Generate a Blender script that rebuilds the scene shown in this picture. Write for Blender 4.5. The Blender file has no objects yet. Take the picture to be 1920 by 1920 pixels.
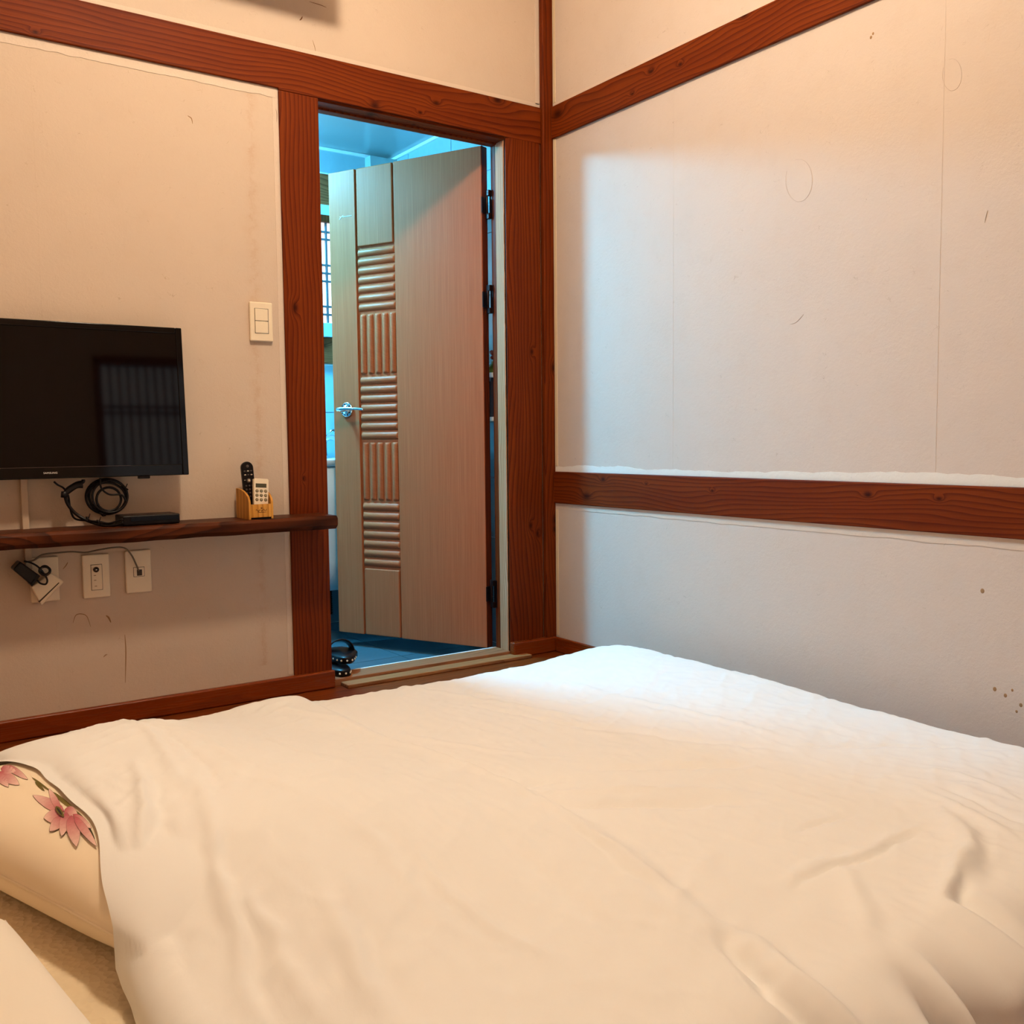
import bpy, bmesh, math, random
import numpy as np
from mathutils import Vector, Matrix, Quaternion, noise as mnoise
random.seed(7); rng = np.random.default_rng(7)
S = bpy.context.scene
COL = S.collection

# ------------------------------------------------------------------ camera
H = 0.775
CAM = Vector((-2.12889, -2.8, H))
RX = Vector((0.82023907, -0.57192762, -0.01032793))     # camera right, in world
RY = Vector((0.0511072, 0.05528936, 0.99716154))        # camera up
RZ = Vector((-0.56973321, -0.81843868, 0.07458011))     # camera back
FPX = 1805.94
cd = bpy.data.cameras.new('camera'); co = bpy.data.objects.new('camera', cd); COL.objects.link(co)
cd.sensor_width = 36; cd.lens = FPX/1920*36; cd.clip_start = 0.01
M = Matrix((RX, RY, RZ)).transposed().to_4x4(); M.translation = CAM
co.matrix_world = M; S.camera = co

# ------------------------------------------------------------------ world, exposure
w = bpy.data.worlds.new('world'); S.world = w; w.use_nodes = True
w.node_tree.nodes['Background'].inputs[0].default_value = (0.75, 0.85, 1, 1)
w.node_tree.nodes['Background'].inputs[1].default_value = 0.25
S.view_settings.view_transform = 'Standard'; S.view_settings.look = 'None'
S.view_settings.gamma = 1; S.view_settings.use_curve_mapping = False
S.view_settings.exposure = 0.0
S.cycles.max_bounces = 8; S.cycles.diffuse_bounces = 4; S.cycles.glossy_bounces = 3; S.cycles.caustics_reflective = False
LAMP_COL = (1.0, 0.83, 0.62); LAMP_POW = 31.5       # bedroom ceiling lamp
BATH_COL = (0.10, 0.58, 1.0); BATH_POW = 53.0        # bathroom ceiling lamp
LAMP = Vector((-1.22, -1.25, 2.62)); BATH = Vector((-1.10, 0.93, 2.0))

# ------------------------------------------------------------------ helpers
def ray(px, py):
    return RX*(px-960) + RY*(960-py) - RZ*FPX
def PY(px, py, y=0.0):
    r = ray(px, py); return CAM + r*((y-CAM.y)/r.y)
def PX(px, py, x=0.0):
    r = ray(px, py); return CAM + r*((x-CAM.x)/r.x)
def PZ(px, py, z=0.135):
    r = ray(px, py); return CAM + r*((z-CAM.z)/r.z)
def lin(h, s=1.0):
    h = h.lstrip('#'); c = [int(h[i:i+2], 16)/255 for i in (0, 2, 4)]
    return tuple(((v/12.92) if v <= .04045 else ((v+.055)/1.055)**2.4)*s for v in c)+(1,)

def mesh(name, V, F, mat=None, parent=None, smooth=False, bevel=0, seg=2):
    me = bpy.data.meshes.new(name); me.from_pydata([tuple(v) for v in V], [], F); me.update()
    bm = bmesh.new(); bm.from_mesh(me); bmesh.ops.recalc_face_normals(bm, faces=bm.faces); bm.to_mesh(me); bm.free()
    return link(name, me, mat, parent, smooth, bevel, seg)
def link(name, me, mat, parent=None, smooth=False, bevel=0, seg=2):
    o = bpy.data.objects.new(name, me); COL.objects.link(o)
    if mat: me.materials.append(mat)
    if smooth: me.shade_smooth() if hasattr(me, 'shade_smooth') else [setattr(p, 'use_smooth', True) for p in me.polygons]
    if bevel:
        b = o.modifiers.new('bevel', 'BEVEL'); b.width = bevel; b.segments = seg; b.limit_method = 'ANGLE'; b.angle_limit = math.radians(40)
        for p in me.polygons: p.use_smooth = True
        b.harden_normals = True
    if parent: o.parent = parent
    return o
def boxv(x0, x1, y0, y1, z0, z1):
    V = [(x0,y0,z0),(x1,y0,z0),(x1,y1,z0),(x0,y1,z0),(x0,y0,z1),(x1,y0,z1),(x1,y1,z1),(x0,y1,z1)]
    F = [(0,3,2,1),(4,5,6,7),(0,1,5,4),(1,2,6,5),(2,3,7,6),(3,0,4,7)]
    return V, F
def join(parts):
    V, F = [], []
    for v, f in parts:
        n = len(V); V += list(v); F += [tuple(i+n for i in q) for q in f]
    return V, F
def box(name, b, mat, parent=None, bevel=0, seg=2):
    V, F = boxv(*b); return mesh(name, V, F, mat, parent, bevel=bevel, seg=seg)
def boxes(name, bs, mat, parent=None, bevel=0):
    V, F = join([boxv(*b) for b in bs]); return mesh(name, V, F, mat, parent, bevel=bevel)
def xf(vf, m):
    return [m @ Vector(v) for v in vf[0]], vf[1]
def catmull(P, n=8, closed=False):
    P = [Vector(p) for p in P]; out = []
    m = len(P)
    rngk = range(m if closed else m-1)
    for k in rngk:
        if closed: p0, p1, p2, p3 = P[k-1], P[k], P[(k+1) % m], P[(k+2) % m]
        else: p0, p1, p2, p3 = P[max(k-1,0)], P[k], P[k+1], P[min(k+2,m-1)]
        for i in range(n):
            t = i/n
            out.append(0.5*((2*p1)+(p2-p0)*t+(2*p0-5*p1+4*p2-p3)*t*t+(3*p1-p0-3*p2+p3)*t**3))
    if not closed: out.append(P[-1].copy())
    return out
def tubev(P, r, n=8, closed=False):
    P = [Vector(p) for p in P]; m = len(P); V, F = [], []
    up = Vector((0.13, 0.31, 0.94)).normalized(); prev = None
    for i in range(m):
        a = P[(i-1) % m] if (closed or i) else P[i]; b = P[(i+1) % m] if (closed or i < m-1) else P[i]
        t = (b-a); t = t.normalized() if t.length > 1e-9 else Vector((1,0,0))
        u = (prev if prev else up); u = (u - t*u.dot(t))
        if u.length < 1e-4: u = Vector((1,0,0)) - t*t.x
        u.normalize(); prev = u; v = t.cross(u)
        rr = r(i/(m-1)) if callable(r) else r
        for k in range(n):
            a_ = 2*math.pi*k/n; V.append(P[i] + (u*math.cos(a_)+v*math.sin(a_))*rr)
    for i in range(m if closed else m-1):
        for k in range(n):
            a0, a1 = i*n+k, i*n+(k+1) % n; b0, b1 = ((i+1) % m)*n+k, ((i+1) % m)*n+(k+1) % n
            F.append((a0, a1, b1, b0))
    if not closed:
        F.append(tuple(range(n-1, -1, -1))); F.append(tuple((m-1)*n+k for k in range(n)))
    return V, F
def lathev(prof, n=24, axis='z'):
    V, F = [], []
    for (r, h) in prof:
        for k in range(n):
            a = 2*math.pi*k/n; V.append((r*math.cos(a), r*math.sin(a), h))
    for i in range(len(prof)-1):
        for k in range(n):
            F.append((i*n+k, i*n+(k+1) % n, (i+1)*n+(k+1) % n, (i+1)*n+k))
    F.append(tuple(range(n-1, -1, -1))); F.append(tuple((len(prof)-1)*n+k for k in range(n)))
    return V, F
def prismv(poly, d, m):
    """poly: 2D list -> extruded 0..d along local z, placed by matrix m"""
    n = len(poly); V = [m @ Vector((p[0], p[1], 0)) for p in poly]+[m @ Vector((p[0], p[1], d)) for p in poly]
    F = [tuple(range(n-1, -1, -1)), tuple(range(n, 2*n))]+[(i, (i+1) % n, n+(i+1) % n, n+i) for i in range(n)]
    return V, F
def frame(o, x, y, z):
    m = Matrix((Vector(x), Vector(y), Vector(z))).transposed().to_4x4(); m.translation = Vector(o); return m
def tag(o, label, cat, group=None, kind=None):
    o['label'] = label; o['category'] = cat
    if group: o['group'] = group
    if kind: o['kind'] = kind
    return o
def struct(o, label=None, cat=None):
    o['kind'] = 'structure'
    if label: o['label'] = label
    if cat: o['category'] = cat
    return o
def empty(name, loc):
    o = bpy.data.objects.new(name, None); COL.objects.link(o); o.location = loc; o.empty_display_size = .05; return o
def settle(root):
    """children are modelled in world space; keep them there under the moved Empty"""
    inv = Matrix.Translation(-Vector(root.location))
    for c in list(root.children): c.matrix_parent_inverse = inv
def smoothstep(a, b, x):
    t = np.clip((x-a)/(b-a), 0, 1); return t*t*(3-2*t)
def textmesh(name, body, size, mat, parent, m, ext=0.0004, sx=1.0, spacing=1.0):
    cu = bpy.data.curves.new(name, 'FONT'); cu.body = body; cu.size = size; cu.extrude = ext; cu.align_x = 'CENTER'; cu.align_y = 'CENTER'; cu.space_character = spacing
    cu.resolution_u = 3
    t = bpy.data.objects.new('tmp', cu); COL.objects.link(t); dg = bpy.context.evaluated_depsgraph_get(); dg.update()
    me = bpy.data.meshes.new_from_object(t.evaluated_get(dg)); bpy.data.objects.remove(t); bpy.data.curves.remove(cu)
    me.transform(Matrix.Diagonal((sx, 1, 1, 1))); me.transform(m); me.materials.clear(); me.name = name
    return link(name, me, mat, parent)

# ------------------------------------------------------------------ materials
class NT:
    def __init__(s, name):
        s.m = bpy.data.materials.new(name); s.m.use_nodes = True; s.t = s.m.node_tree; s.N = s.t.nodes; s.L = s.t.links
        s.b = s.N['Principled BSDF']
    def n(s, typ, **k):
        o = s.N.new(typ)
        for a, v in k.items(): setattr(o, a, v)
        return o
    def put(s, sock, v):
        if hasattr(v, 'is_linked') or isinstance(v, bpy.types.NodeSocket): s.L.new(v, sock)
        else: sock.default_value = v
    def math(s, op, a, b=None, c=None):
        o = s.n('ShaderNodeMath', operation=op)
        for i, v in enumerate((a, b, c)):
            if v is not None: s.put(o.inputs[i], v)
        return o.outputs[0]
    def obj(s):
        return s.n('ShaderNodeTexCoord').outputs['Object']
    def xyz(s, v):
        o = s.n('ShaderNodeSeparateXYZ'); s.L.new(v, o.inputs[0]); return o.outputs
    def comb(s, x, y, z):
        o = s.n('ShaderNodeCombineXYZ')
        for i, v in enumerate((x, y, z)): s.put(o.inputs[i], v)
        return o.outputs[0]
    def noise(s, vec, scale, detail=2, rough=.5, dist=0, out=0):
        o = s.n('ShaderNodeTexNoise'); s.L.new(vec, o.inputs['Vector']); o.inputs['Scale'].default_value = scale
        o.inputs['Detail'].default_value = detail; o.inputs['Roughness'].default_value = rough; o.inputs['Distortion'].default_value = dist
        return o.outputs[out]
    def ramp(s, f, stops):
        o = s.n('ShaderNodeValToRGB'); s.put(o.inputs[0], f); e = o.color_ramp.elements
        while len(e) < len(stops): e.new(.5)
        for k, (p, c) in enumerate(stops):
            e[k].position = p; e[k].color = c if not isinstance(c, (int, float)) else (c, c, c, 1)
        return o.outputs[0]
    def mix(s, f, a, b, mode='MIX'):
        o = s.n('ShaderNodeMix', data_type='RGBA', blend_type=mode); s.put(o.inputs[0], f); s.put(o.inputs[6], a); s.put(o.inputs[7], b); return o.outputs[2]
    def bump(s, h, strength=.3, dist=.001, prev=None):
        o = s.n('ShaderNodeBump'); o.inputs['Strength'].default_value = strength; o.inputs['Distance'].default_value = dist
        s.L.new(h, o.inputs['Height'])
        if prev is not None: s.L.new(prev, o.inputs['Normal'])
        return o.outputs[0]
    def out(s, col=None, rough=None, normal=None, **k):
        if col is not None: s.put(s.b.inputs['Base Color'], col)
        if rough is not None: s.put(s.b.inputs['Roughness'], rough)
        if normal is not None: s.L.new(normal, s.b.inputs['Normal'])
        for a, v in k.items(): s.put(s.b.inputs[a.replace('_', ' ')], v)
        return s.m
def plain(name, col, rough=.5, metal=0, bump=0, scale=200, **k):
    t = NT(name); v = t.obj()
    c = t.mix(t.noise(v, scale*.1, 3), tuple(x*.93 for x in col[:3])+(1,), tuple(min(1, x*1.05) for x in col[:3])+(1,))
    nrm = t.bump(t.noise(v, scale, 2), bump, .001) if bump else None
    return t.out(c, rough, nrm, Metallic=metal, **k)

def wood(name, axis, across, c_light, c_mid, c_dark, lines=60, warp=1.6, knots=(), rough=.5, amp=1.0, seed=0.0, spec=.09, fib=1.0):
    """softwood: late-wood lines bent by slow noise and by knots; axis/across are 0,1,2"""
    t = NT(name); q = t.xyz(t.obj()); Lc, Ac = q[axis], q[across]; Dc = q[3-axis-across]
    Ac2 = t.math('ADD', Ac, t.math('MULTIPLY', Dc, .6))
    slow = t.noise(t.comb(t.math('MULTIPLY', Lc, .55), t.math('MULTIPLY', Ac2, 2.2), seed), 2.2, 2, .5)
    v = t.math('ADD', t.math('MULTIPLY', Ac2, lines), t.math('MULTIPLY', slow, warp*6))
    wob = t.noise(t.comb(t.math('MULTIPLY', Lc, 2.5), t.math('MULTIPLY', Ac2, 14), seed+3), 3, 2, .5)
    v = t.math('ADD', v, t.math('MULTIPLY', wob, .55))
    dark = None
    for (l0, a0, r) in knots:
        dl = t.math('MULTIPLY', t.math('SUBTRACT', Lc, l0), .55/r); da = t.math('DIVIDE', t.math('SUBTRACT', Ac2, a0), r)
        d2 = t.math('ADD', t.math('MULTIPLY', dl, dl), t.math('MULTIPLY', da, da))
        g = t.math('POWER', 2.718, t.math('MULTIPLY', d2, -.45))
        v = t.math('ADD', v, t.math('MULTIPLY', g, 1.7))
        k = t.math('POWER', 2.718, t.math('MULTIPLY', d2, -1.6))
        dark = k if dark is None else t.math('MAXIMUM', dark, k)
    fr = t.math('FRACT', v)
    late = t.ramp(fr, [(0, 0.0), (.45, .18), (.8, .75), (.93, 1.0), (1.0, 0.0)])
    var = t.noise(t.comb(t.math('MULTIPLY', Lc, .5), t.math('MULTIPLY', Ac2, 6), seed+9), 3, 3, .6)
    fibre = t.noise(t.comb(t.math('MULTIPLY', Lc, 6), t.math('MULTIPLY', Ac2, 330), t.math('MULTIPLY', Dc, 330)), 1, 3, .6)
    base = t.mix(t.ramp(var, [(.3, 0.0), (.7, 1.0)]), c_light, c_mid)
    col = t.mix(t.math('MULTIPLY', late, .8*amp), base, c_dark)
    col = t.mix(t.math('MULTIPLY', t.math('SUBTRACT', fibre, .38), .55*fib), col, c_dark)
    if dark is not None: col = t.mix(t.math('MULTIPLY', dark, .9), col, tuple(x*.3 for x in c_dark[:3])+(1,))
    hgt = fibre
    return t.out(col, t.math('ADD', rough-.08, t.math('MULTIPLY', fibre, .2)), t.bump(hgt, .25, .0012), Specular_IOR_Level=spec)

RED_L, RED_M, RED_D = (.190, .032, .0028, 1), (.142, .020, .0015, 1), (.060, .006, .0005, 1)
def beamwood(name, axis, across, knots=(), lines=55, warp=1.6, seed=0., amp=1., tint=1.0):
    f = lambda c: tuple(x*tint for x in c[:3])+(1,)
    return wood(name, axis, across, f(RED_L), f(RED_M), f(RED_D), lines, warp, knots, seed=seed, amp=amp)

def hanji(name, col, stain=None, plane='xz'):
    t = NT(name); v = t.obj(); q = t.xyz(v); a = q[0] if plane == 'xz' else q[1]; z = q[2]
    big = t.noise(v, 1.7, 2, .6); mid = t.noise(v, 14, 2, .6)
    c = t.mix(big, tuple(x*.93 for x in col[:3])+(1,), tuple(min(1, x*1.05) for x in col[:3])+(1,))
    c = t.mix(t.math('MULTIPLY', t.ramp(mid, [(.5, 0.), (.75, 1.)]), .12), c, tuple(col[i]*(.84, .76, .66)[i] for i in range(3))+(1,))
    # hair-like fibres: contour lines of a strongly warped noise, only in sparse patches
    fn = t.noise(v, 26, 0, .4, 2.2); fn2 = t.noise(v, 55, 0, .4, 3.0)
    line = t.ramp(t.math('ABSOLUTE', t.math('SUBTRACT', fn, .5)), [(0, 1.), (.006, 0.)])
    line2 = t.ramp(t.math('ABSOLUTE', t.math('SUBTRACT', fn2, .5)), [(0, 1.), (.009, 0.)])
    pn = t.noise(v, 24, 1, .5); patch = t.ramp(pn, [(.56, 0.), (.65, 1.)])
    patch2 = t.ramp(pn, [(.36, 1.), (.46, 0.)])
    fib = t.math('MAXIMUM', t.math('MULTIPLY', line, patch), t.math('MULTIPLY', t.math('MULTIPLY', line2, patch2), .6))
    c = t.mix(t.math('MULTIPLY', fib, .5), c, tuple(col[i]*(.55, .45, .35)[i] for i in range(3))+(1,))
    if stain:
        for (x0, z0, z1, slope) in stain:
            wv = t.noise(t.comb(0., 0., t.math('MULTIPLY', z, 9)), 3, 4, .7)
            xc = t.math('ADD', t.math('ADD', x0, t.math('MULTIPLY', z, slope)), t.math('MULTIPLY', t.math('SUBTRACT', wv, .5), .07))
            d = t.math('ABSOLUTE', t.math('SUBTRACT', a, xc))
            edge = t.ramp(t.math('DIVIDE', d, .03), [(0, .9), (.12, 1.), (.35, .35), (1, 0.)])
            pm = t.ramp(t.noise(t.comb(t.math('MULTIPLY', a, 22), 0., t.math('MULTIPLY', z, 17)), 1, 4, .7), [(.40, 0.), (.66, 1.)])
            hz = t.math('MULTIPLY', t.math('GREATER_THAN', z, z0), t.math('LESS_THAN', z, z1))
            c = t.mix(t.math('MULTIPLY', t.math('MULTIPLY', edge, pm), t.math('MULTIPLY', hz, .30)), c, lin('#a86a2c'))
    nb2 = t.bump(t.noise(v, 90, 4, .75), .35, .0022)
    return t.out(c, .72, nb2, Specular_IOR_Level=.25)

WALL = (.64, .52, .435, 1); WALL_B = (.61, .47, .36, 1)  # same paper; warm shade under the shelf is put into the back wall's tint
m_wall_b = None
m_paper_edge = hanji('paper_edge', (.68, .54, .43, 1))
m_floor = wood('floor_vinyl', 0, 1, (.20, .042, .006, 1), (.165, .031, .004, 1), (.09, .014, .002, 1), 26, 1.2, seed=4., rough=.35, spec=.2)
m_base = wood('baseboard_vinyl', 0, 2, (.23, .038, .004, 1), (.20, .030, .003, 1), (.11, .014, .0015, 1), 18, 1.0, seed=8., rough=.25, spec=.25, amp=.5)
m_base_y = wood('baseboard_vinyl_side', 1, 2, (.23, .038, .004, 1), (.20, .030, .003, 1), (.11, .014, .0015, 1), 18, 1.0, seed=8., rough=.25, spec=.25, amp=.5)
m_white = plain('white_plastic', (.84, .69, .50, 1), .35, bump=.03)
m_white2 = plain('white_enamel', lin('#f2f2f0'), .25)
m_gap = plain('dark_gap', lin('#3a2a1a'), .6)
m_black = plain('black_plastic', (.006, .003, .003, 1), .35, bump=.05, Specular_IOR_Level=.2)
m_cable = plain('black_cable', (.006, .003, .003, 1), .4, Specular_IOR_Level=.25)
m_grey_cable = plain('grey_cable', lin('#6a5a48'), .5)
m_chrome = plain('chrome', lin('#d8dde0'), .12, 1.0)
m_darkmetal = plain('dark_bronze', lin('#2a1512'), .4, .8)

# ------------------------------------------------------------------ bedroom shell
XL, YN, ZC = -2.75, -3.55, 2.80
o_floor = struct(box('floor', (XL, 0.0, YN, 0.0, -.06, 0.0), m_floor))
m_ceil = hanji('ceiling_paper', (.88, .80, .64, 1))
struct(box('ceiling', (XL-.1, .1, YN-.1, .1, ZC, ZC+.05), m_ceil))
x_st = PY(478, 400).x
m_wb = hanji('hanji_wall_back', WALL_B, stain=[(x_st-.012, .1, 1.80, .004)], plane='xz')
OX0, OX1, OZ1 = -.885, -.195, 1.805         # door opening
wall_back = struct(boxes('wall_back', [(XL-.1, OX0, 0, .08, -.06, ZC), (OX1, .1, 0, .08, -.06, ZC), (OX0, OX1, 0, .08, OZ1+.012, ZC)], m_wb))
m_wr = hanji('hanji_wall_right', WALL, plane='yz')
wall_right = struct(box('wall_right', (0, .1, YN-.1, 0.0, -.06, ZC), m_wr))
wall_left = struct(box('wall_left', (XL-.1, XL, YN-.1, 0.0, -.06, ZC), m_wr))
# near wall holds a paper lattice window (seen only as a reflection in the television)
WX0, WX1, WZ0, WZ1 = -.84, -.14, .22, 1.75
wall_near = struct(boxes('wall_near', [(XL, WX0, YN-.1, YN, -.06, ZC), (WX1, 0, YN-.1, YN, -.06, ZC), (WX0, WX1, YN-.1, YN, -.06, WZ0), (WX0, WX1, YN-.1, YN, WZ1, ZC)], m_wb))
t = NT('window_paper'); t.out(lin('#e8ecec'), .8); t.b.inputs['Emission Color'].default_value = (.75, .9, 1, 1); t.b.inputs['Emission Strength'].default_value = .6
m_wpaper = t.m
m_lattice = wood('lattice_wood', 2, 0, (.20, .05, .014, 1), (.14, .034, .009, 1), (.06, .012, .003, 1), 90)
win = struct(box('window_1', (WX0, WX1, YN-.06, YN-.055, WZ0, WZ1), m_wpaper), 'paper lattice window in the wall behind the bed', 'window')
bars = [(WX0, WX0+.05, YN-.07, YN-.01, WZ0, WZ1), (WX1-.05, WX1, YN-.07, YN-.01, WZ0, WZ1), (WX0, WX1, YN-.07, YN-.01, WZ0, WZ0+.05), (WX0, WX1, YN-.07, YN-.01, WZ1-.05, WZ1)]
for k, b in enumerate(bars): box('window_frame', b, m_lattice, win)
for k in range(1, 11):
    x = WX0+.05+(WX1-WX0-.1)*k/11; box('lattice_bar', (x-.006, x+.006, YN-.054, YN-.035, WZ0+.05, WZ1-.05), m_lattice, win)
for z in (.30, .34, .70, .74, .78, .82, .86, .90, 1.40, 1.44): box('lattice_bar', (WX0+.05, WX1-.05, YN-.035, YN-.025, z-.006, z+.006), m_lattice, win)

# timber frame -------------------------------------------------------
PR = .010                                        # how far timbers stand proud of the paper
K = lambda px, py, r: (PY(px, py).x, PY(px, py).z, r)
def kb(L):   # knots on back wall timbers running along x
    return [(PY(a, b).x, PY(a, b).z+(-PR)*.6, r) for a, b, r in L]
def kbz(L):
    return [(PY(a, b).z, PY(a, b).x+(-PR)*.6, r) for a, b, r in L]
def kr(L):
    return [(PX(a, b).y, PX(a, b).z+(-PR)*.6, r) for a, b, r in L]
n_tr = [0]
def trim(b, mat, bevel=.003, label=None):
    n_tr[0] += 1
    return struct(box('trim_%d' % n_tr[0], b, mat, bevel=bevel), label, 'beam' if label else None)
BZ0, BZ1 = 1.819, 1.938
m = beamwood('beam_back_wood', 0, 2, kb([(700, 200, .012), (785, 213, .006), (815, 195, .01), (930, 190, .014), (65, 63, .006)]), 62, 1.5, 1.3)
n_tr[0] += 1
V, F = prismv([(XL, BZ0), (OX0-.125, BZ0), (OX0-.125, OZ1+.008), (-.045, OZ1+.008), (-.045, BZ1), (XL, BZ1)], PR, frame((0, 0, 0), (1, 0, 0), (0, 0, 1), (0, -1, 0)))
lintel = struct(mesh('trim_%d' % n_tr[0], V, F, m, bevel=.003), 'long dark wooden beam across the back wall above the doorway', 'beam')
box('lintel_underside', (OX0, OX1, .0005, .052, OZ1+.002, OZ1+.014), m, lintel)
m = beamwood('post_left_wood', 2, 0, kbz([(551, 578, .011), (567, 897, .005), (610, 245, .004)]), 80, 1.1, 5.1)
trim((OX0-.125, OX0, -PR, .0, .0, OZ1+.008), m, label='wooden door post left of the bathroom doorway')
m = beamwood('post_right_wood', 2, 0, kbz([(994, 660, .008), (992, 985, .010), (1005, 1000, .009)]), 70, 1.3, 7.7, tint=.92)
n_tr[0] += 1
# right post with a chamfered inner edge
x0, x1 = OX1, -.052
poly = [(x0, .006), (x0, -.003), (x0+.026, -PR), (x1, -PR), (x1, .006)]
V, F = prismv(poly, OZ1+.008, Matrix.Identity(4)); struct(mesh('trim_%d' % n_tr[0], V, F, m), 'wooden door post right of the bathroom doorway', 'beam')
m = beamwood('corner_post_wood', 2, 0, [(PY(1022, 690).z, -.02, .012), (PY(1022, 975).z, -.018, .014), (.45, -.02, .01)], 60, 1.4, 9.2, tint=.95)
trim((-.045, .0, -.022, .0, .0, ZC), m, bevel=.004, label='slim wooden corner post where the two walls meet')
m = beamwood('beam_right_wood', 1, 2, kr([(1225, 135, .009), (1280, 122, .007), (1190, 177, .006), (1400, 30, .012), (1050, 215, .02)]), 60, 1.9, 2.6)
trim((-PR, 0, YN, -.022, 1.834, 1.944), m, label='sloping-looking wooden beam high on the right wall')
m = beamwood('rail_right_wood', 1, 2, kr([(1104, 930, .016), (1135, 899, .009), (1216, 907, .004), (1340, 920, .005), (1632, 928, .008), (1765, 935, .006)]), 70, 1.8, 3.9)
trim((-PR, 0, YN, -.022, .545, .659), m, label='knotty wooden rail at mid height on the right wall')
# door lining: bare wood strip then brown stop, on both jambs and the head
m_bare = wood('bare_wood', 2, 1, (.62, .31, .18, 1), (.50, .22, .10, 1), (.27, .10, .035, 1), 95, 2.2, [(PY(941, 365, .03).z, .03, .004), (PY(942, 715, .03).z, .025, .004)], rough=.6)
m_stop = beamwood('door_stop_wood', 2, 1, (), 70, 1.2, 11.)
n_tr[0] += 1
lining = struct(boxes('trim_%d' % n_tr[0], [(OX1-.003, OX1+.05, .006, .056, .0, OZ1), (OX0-.05, OX0+.003, .006, .056, .0, OZ1)], m_bare, bevel=.002), 'pale bare wood lining strips inside the bathroom doorway', 'door lining')
n_tr[0] += 1
struct(boxes('trim_%d' % n_tr[0], [(OX1-.003, OX1+.05, .056, .084, .0, OZ1+.01), (OX0-.05, OX0+.003, .056, .084, .0, OZ1+.01), (OX0, OX1, .05, .084, OZ1-.004, OZ1+.03)], m_stop, bevel=.002), 'brown wooden stop around the bathroom doorway', 'door frame')
m_thr = wood('threshold_wood', 0, 1, (.36, .14, .06, 1), (.29, .105, .045, 1), (.14, .045, .018, 1), 45, 1.6, rough=.6)
m_thr2 = wood('threshold_front_wood', 0, 1, (.38, .15, .045, 1), (.32, .125, .05, 1), (.18, .06, .02, 1), 50, 2.0, rough=.6)
thr = struct(box('trim_30', (OX0, OX1, -.004, .084, -.03, .022), m_thr, bevel=.003), 'worn wooden threshold board in the bathroom doorway', 'threshold')
box('front_strip', (OX0+.03, -.14, -.06, -.004, .0, .012), m_thr2, thr, bevel=.003)
box('sealant_line', (OX0, OX1, .084, .094, -.03, .0215), m_white2, thr, bevel=.002)

# baseboards
struct(boxes('baseboard_back', [(XL, OX0+.006, -.022, -.0005, 0, .057), (OX1-.002, -.0, -.030, -.0005, 0, .055)], m_base, bevel=.006))
struct(box('baseboard_right', (-.014, -.0005, YN, -.03, 0, .055), m_base_y, bevel=.005))
struct(box('baseboard_left', (XL, XL+.014, YN, -.025, 0, .055), m_base_y, bevel=.005))

# paper edge bands: turned-over strips along the timbers, some with a torn edge
def band(wall, pl, a0, a1, zfix, ztorn, n=90, rag=.004, mat=m_paper_edge, th=.0012, seed=0):
    V, F = [], []
    for i in range(n+1):
        a = a0+(a1-a0)*i/n
        zt = ztorn(i/n) + rag*(mnoise.noise(Vector((a*9, seed, 0)))+.5*mnoise.noise(Vector((a*37, seed, 1))))
        for zz in (zfix, zt):
            for d in (0, -th):
                V.append((a, d, zz) if pl == 'b' else (d, a, zz))
    for i in range(n):
        p, q = 4*i, 4*i+4
        F += [(p+1, p+3, q+3, q+1), (p, q, q+2, p+2), (p+2, q+2, q+3, p+3), (p, p+1, q+1, q)]
    F += [(0, 2, 3, 1), (4*n, 4*n+1, 4*n+3, 4*n+2)]
    return mesh('paper_band', V, F, mat, wall)
def vband(wall, pl, a0, a1, z0, z1, mat=m_paper_edge, th=.0012):
    b = (a0, a1, -th, 0, z0, z1) if pl == 'b' else (-th, 0, a0, a1, z0, z1)
    return box('paper_band', b, mat, wall)
band(wall_back, 'b', XL, OX0-.126, BZ0-.0005, lambda u: BZ0-.022-.006*u, 160, .006, seed=1)
band(wall_back, 'b', XL, -.046, BZ1+.0005, lambda u: BZ1+.015, 120, .001, seed=2)
vband(wall_back, 'b', OX0-.142, OX0-.126, .06, BZ0-.001, th=.0009)
vband(wall_back, 'b', -.062, -.046, BZ1+.012, ZC)
band(wall_right, 'r', YN, -.024, .6595, lambda u: .6595+.017+.010*math.exp(-((u-.60)/.09)**2)+.007*math.exp(-((u-.93)/.05)**2), 260, .006, lin and hanji('torn_white_paper', (.80, .74, .66, 1)), .0016, 3)
band(wall_right, 'r', YN, -.024, .5445, lambda u: .5445-.020-.008*(1-u), 220, .005, seed=4)
band(wall_right, 'r', YN, -.024, 1.9445, lambda u: 1.9445+.012, 160, .002, seed=5)
m_pe2 = hanji('paper_edge_warm', (.74, .58, .38, 1))
for z0, z1 in ((.06, .522), (.68, 1.833), (1.958, ZC)):
    vband(wall_right, 'r', -.036, -.023, z0, z1, m_pe2, .002)
# overlapped sheet joints of the wall paper
for px, py in ((66, 300),):
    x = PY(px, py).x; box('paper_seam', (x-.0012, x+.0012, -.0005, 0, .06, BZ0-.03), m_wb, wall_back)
for px, py in ((1262, 600), (1762, 500)):
    y = PX(px, py).y; box('paper_seam', (-.0005, 0, y-.0012, y+.0012, .66, 1.834), m_wr, wall_right)
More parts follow.
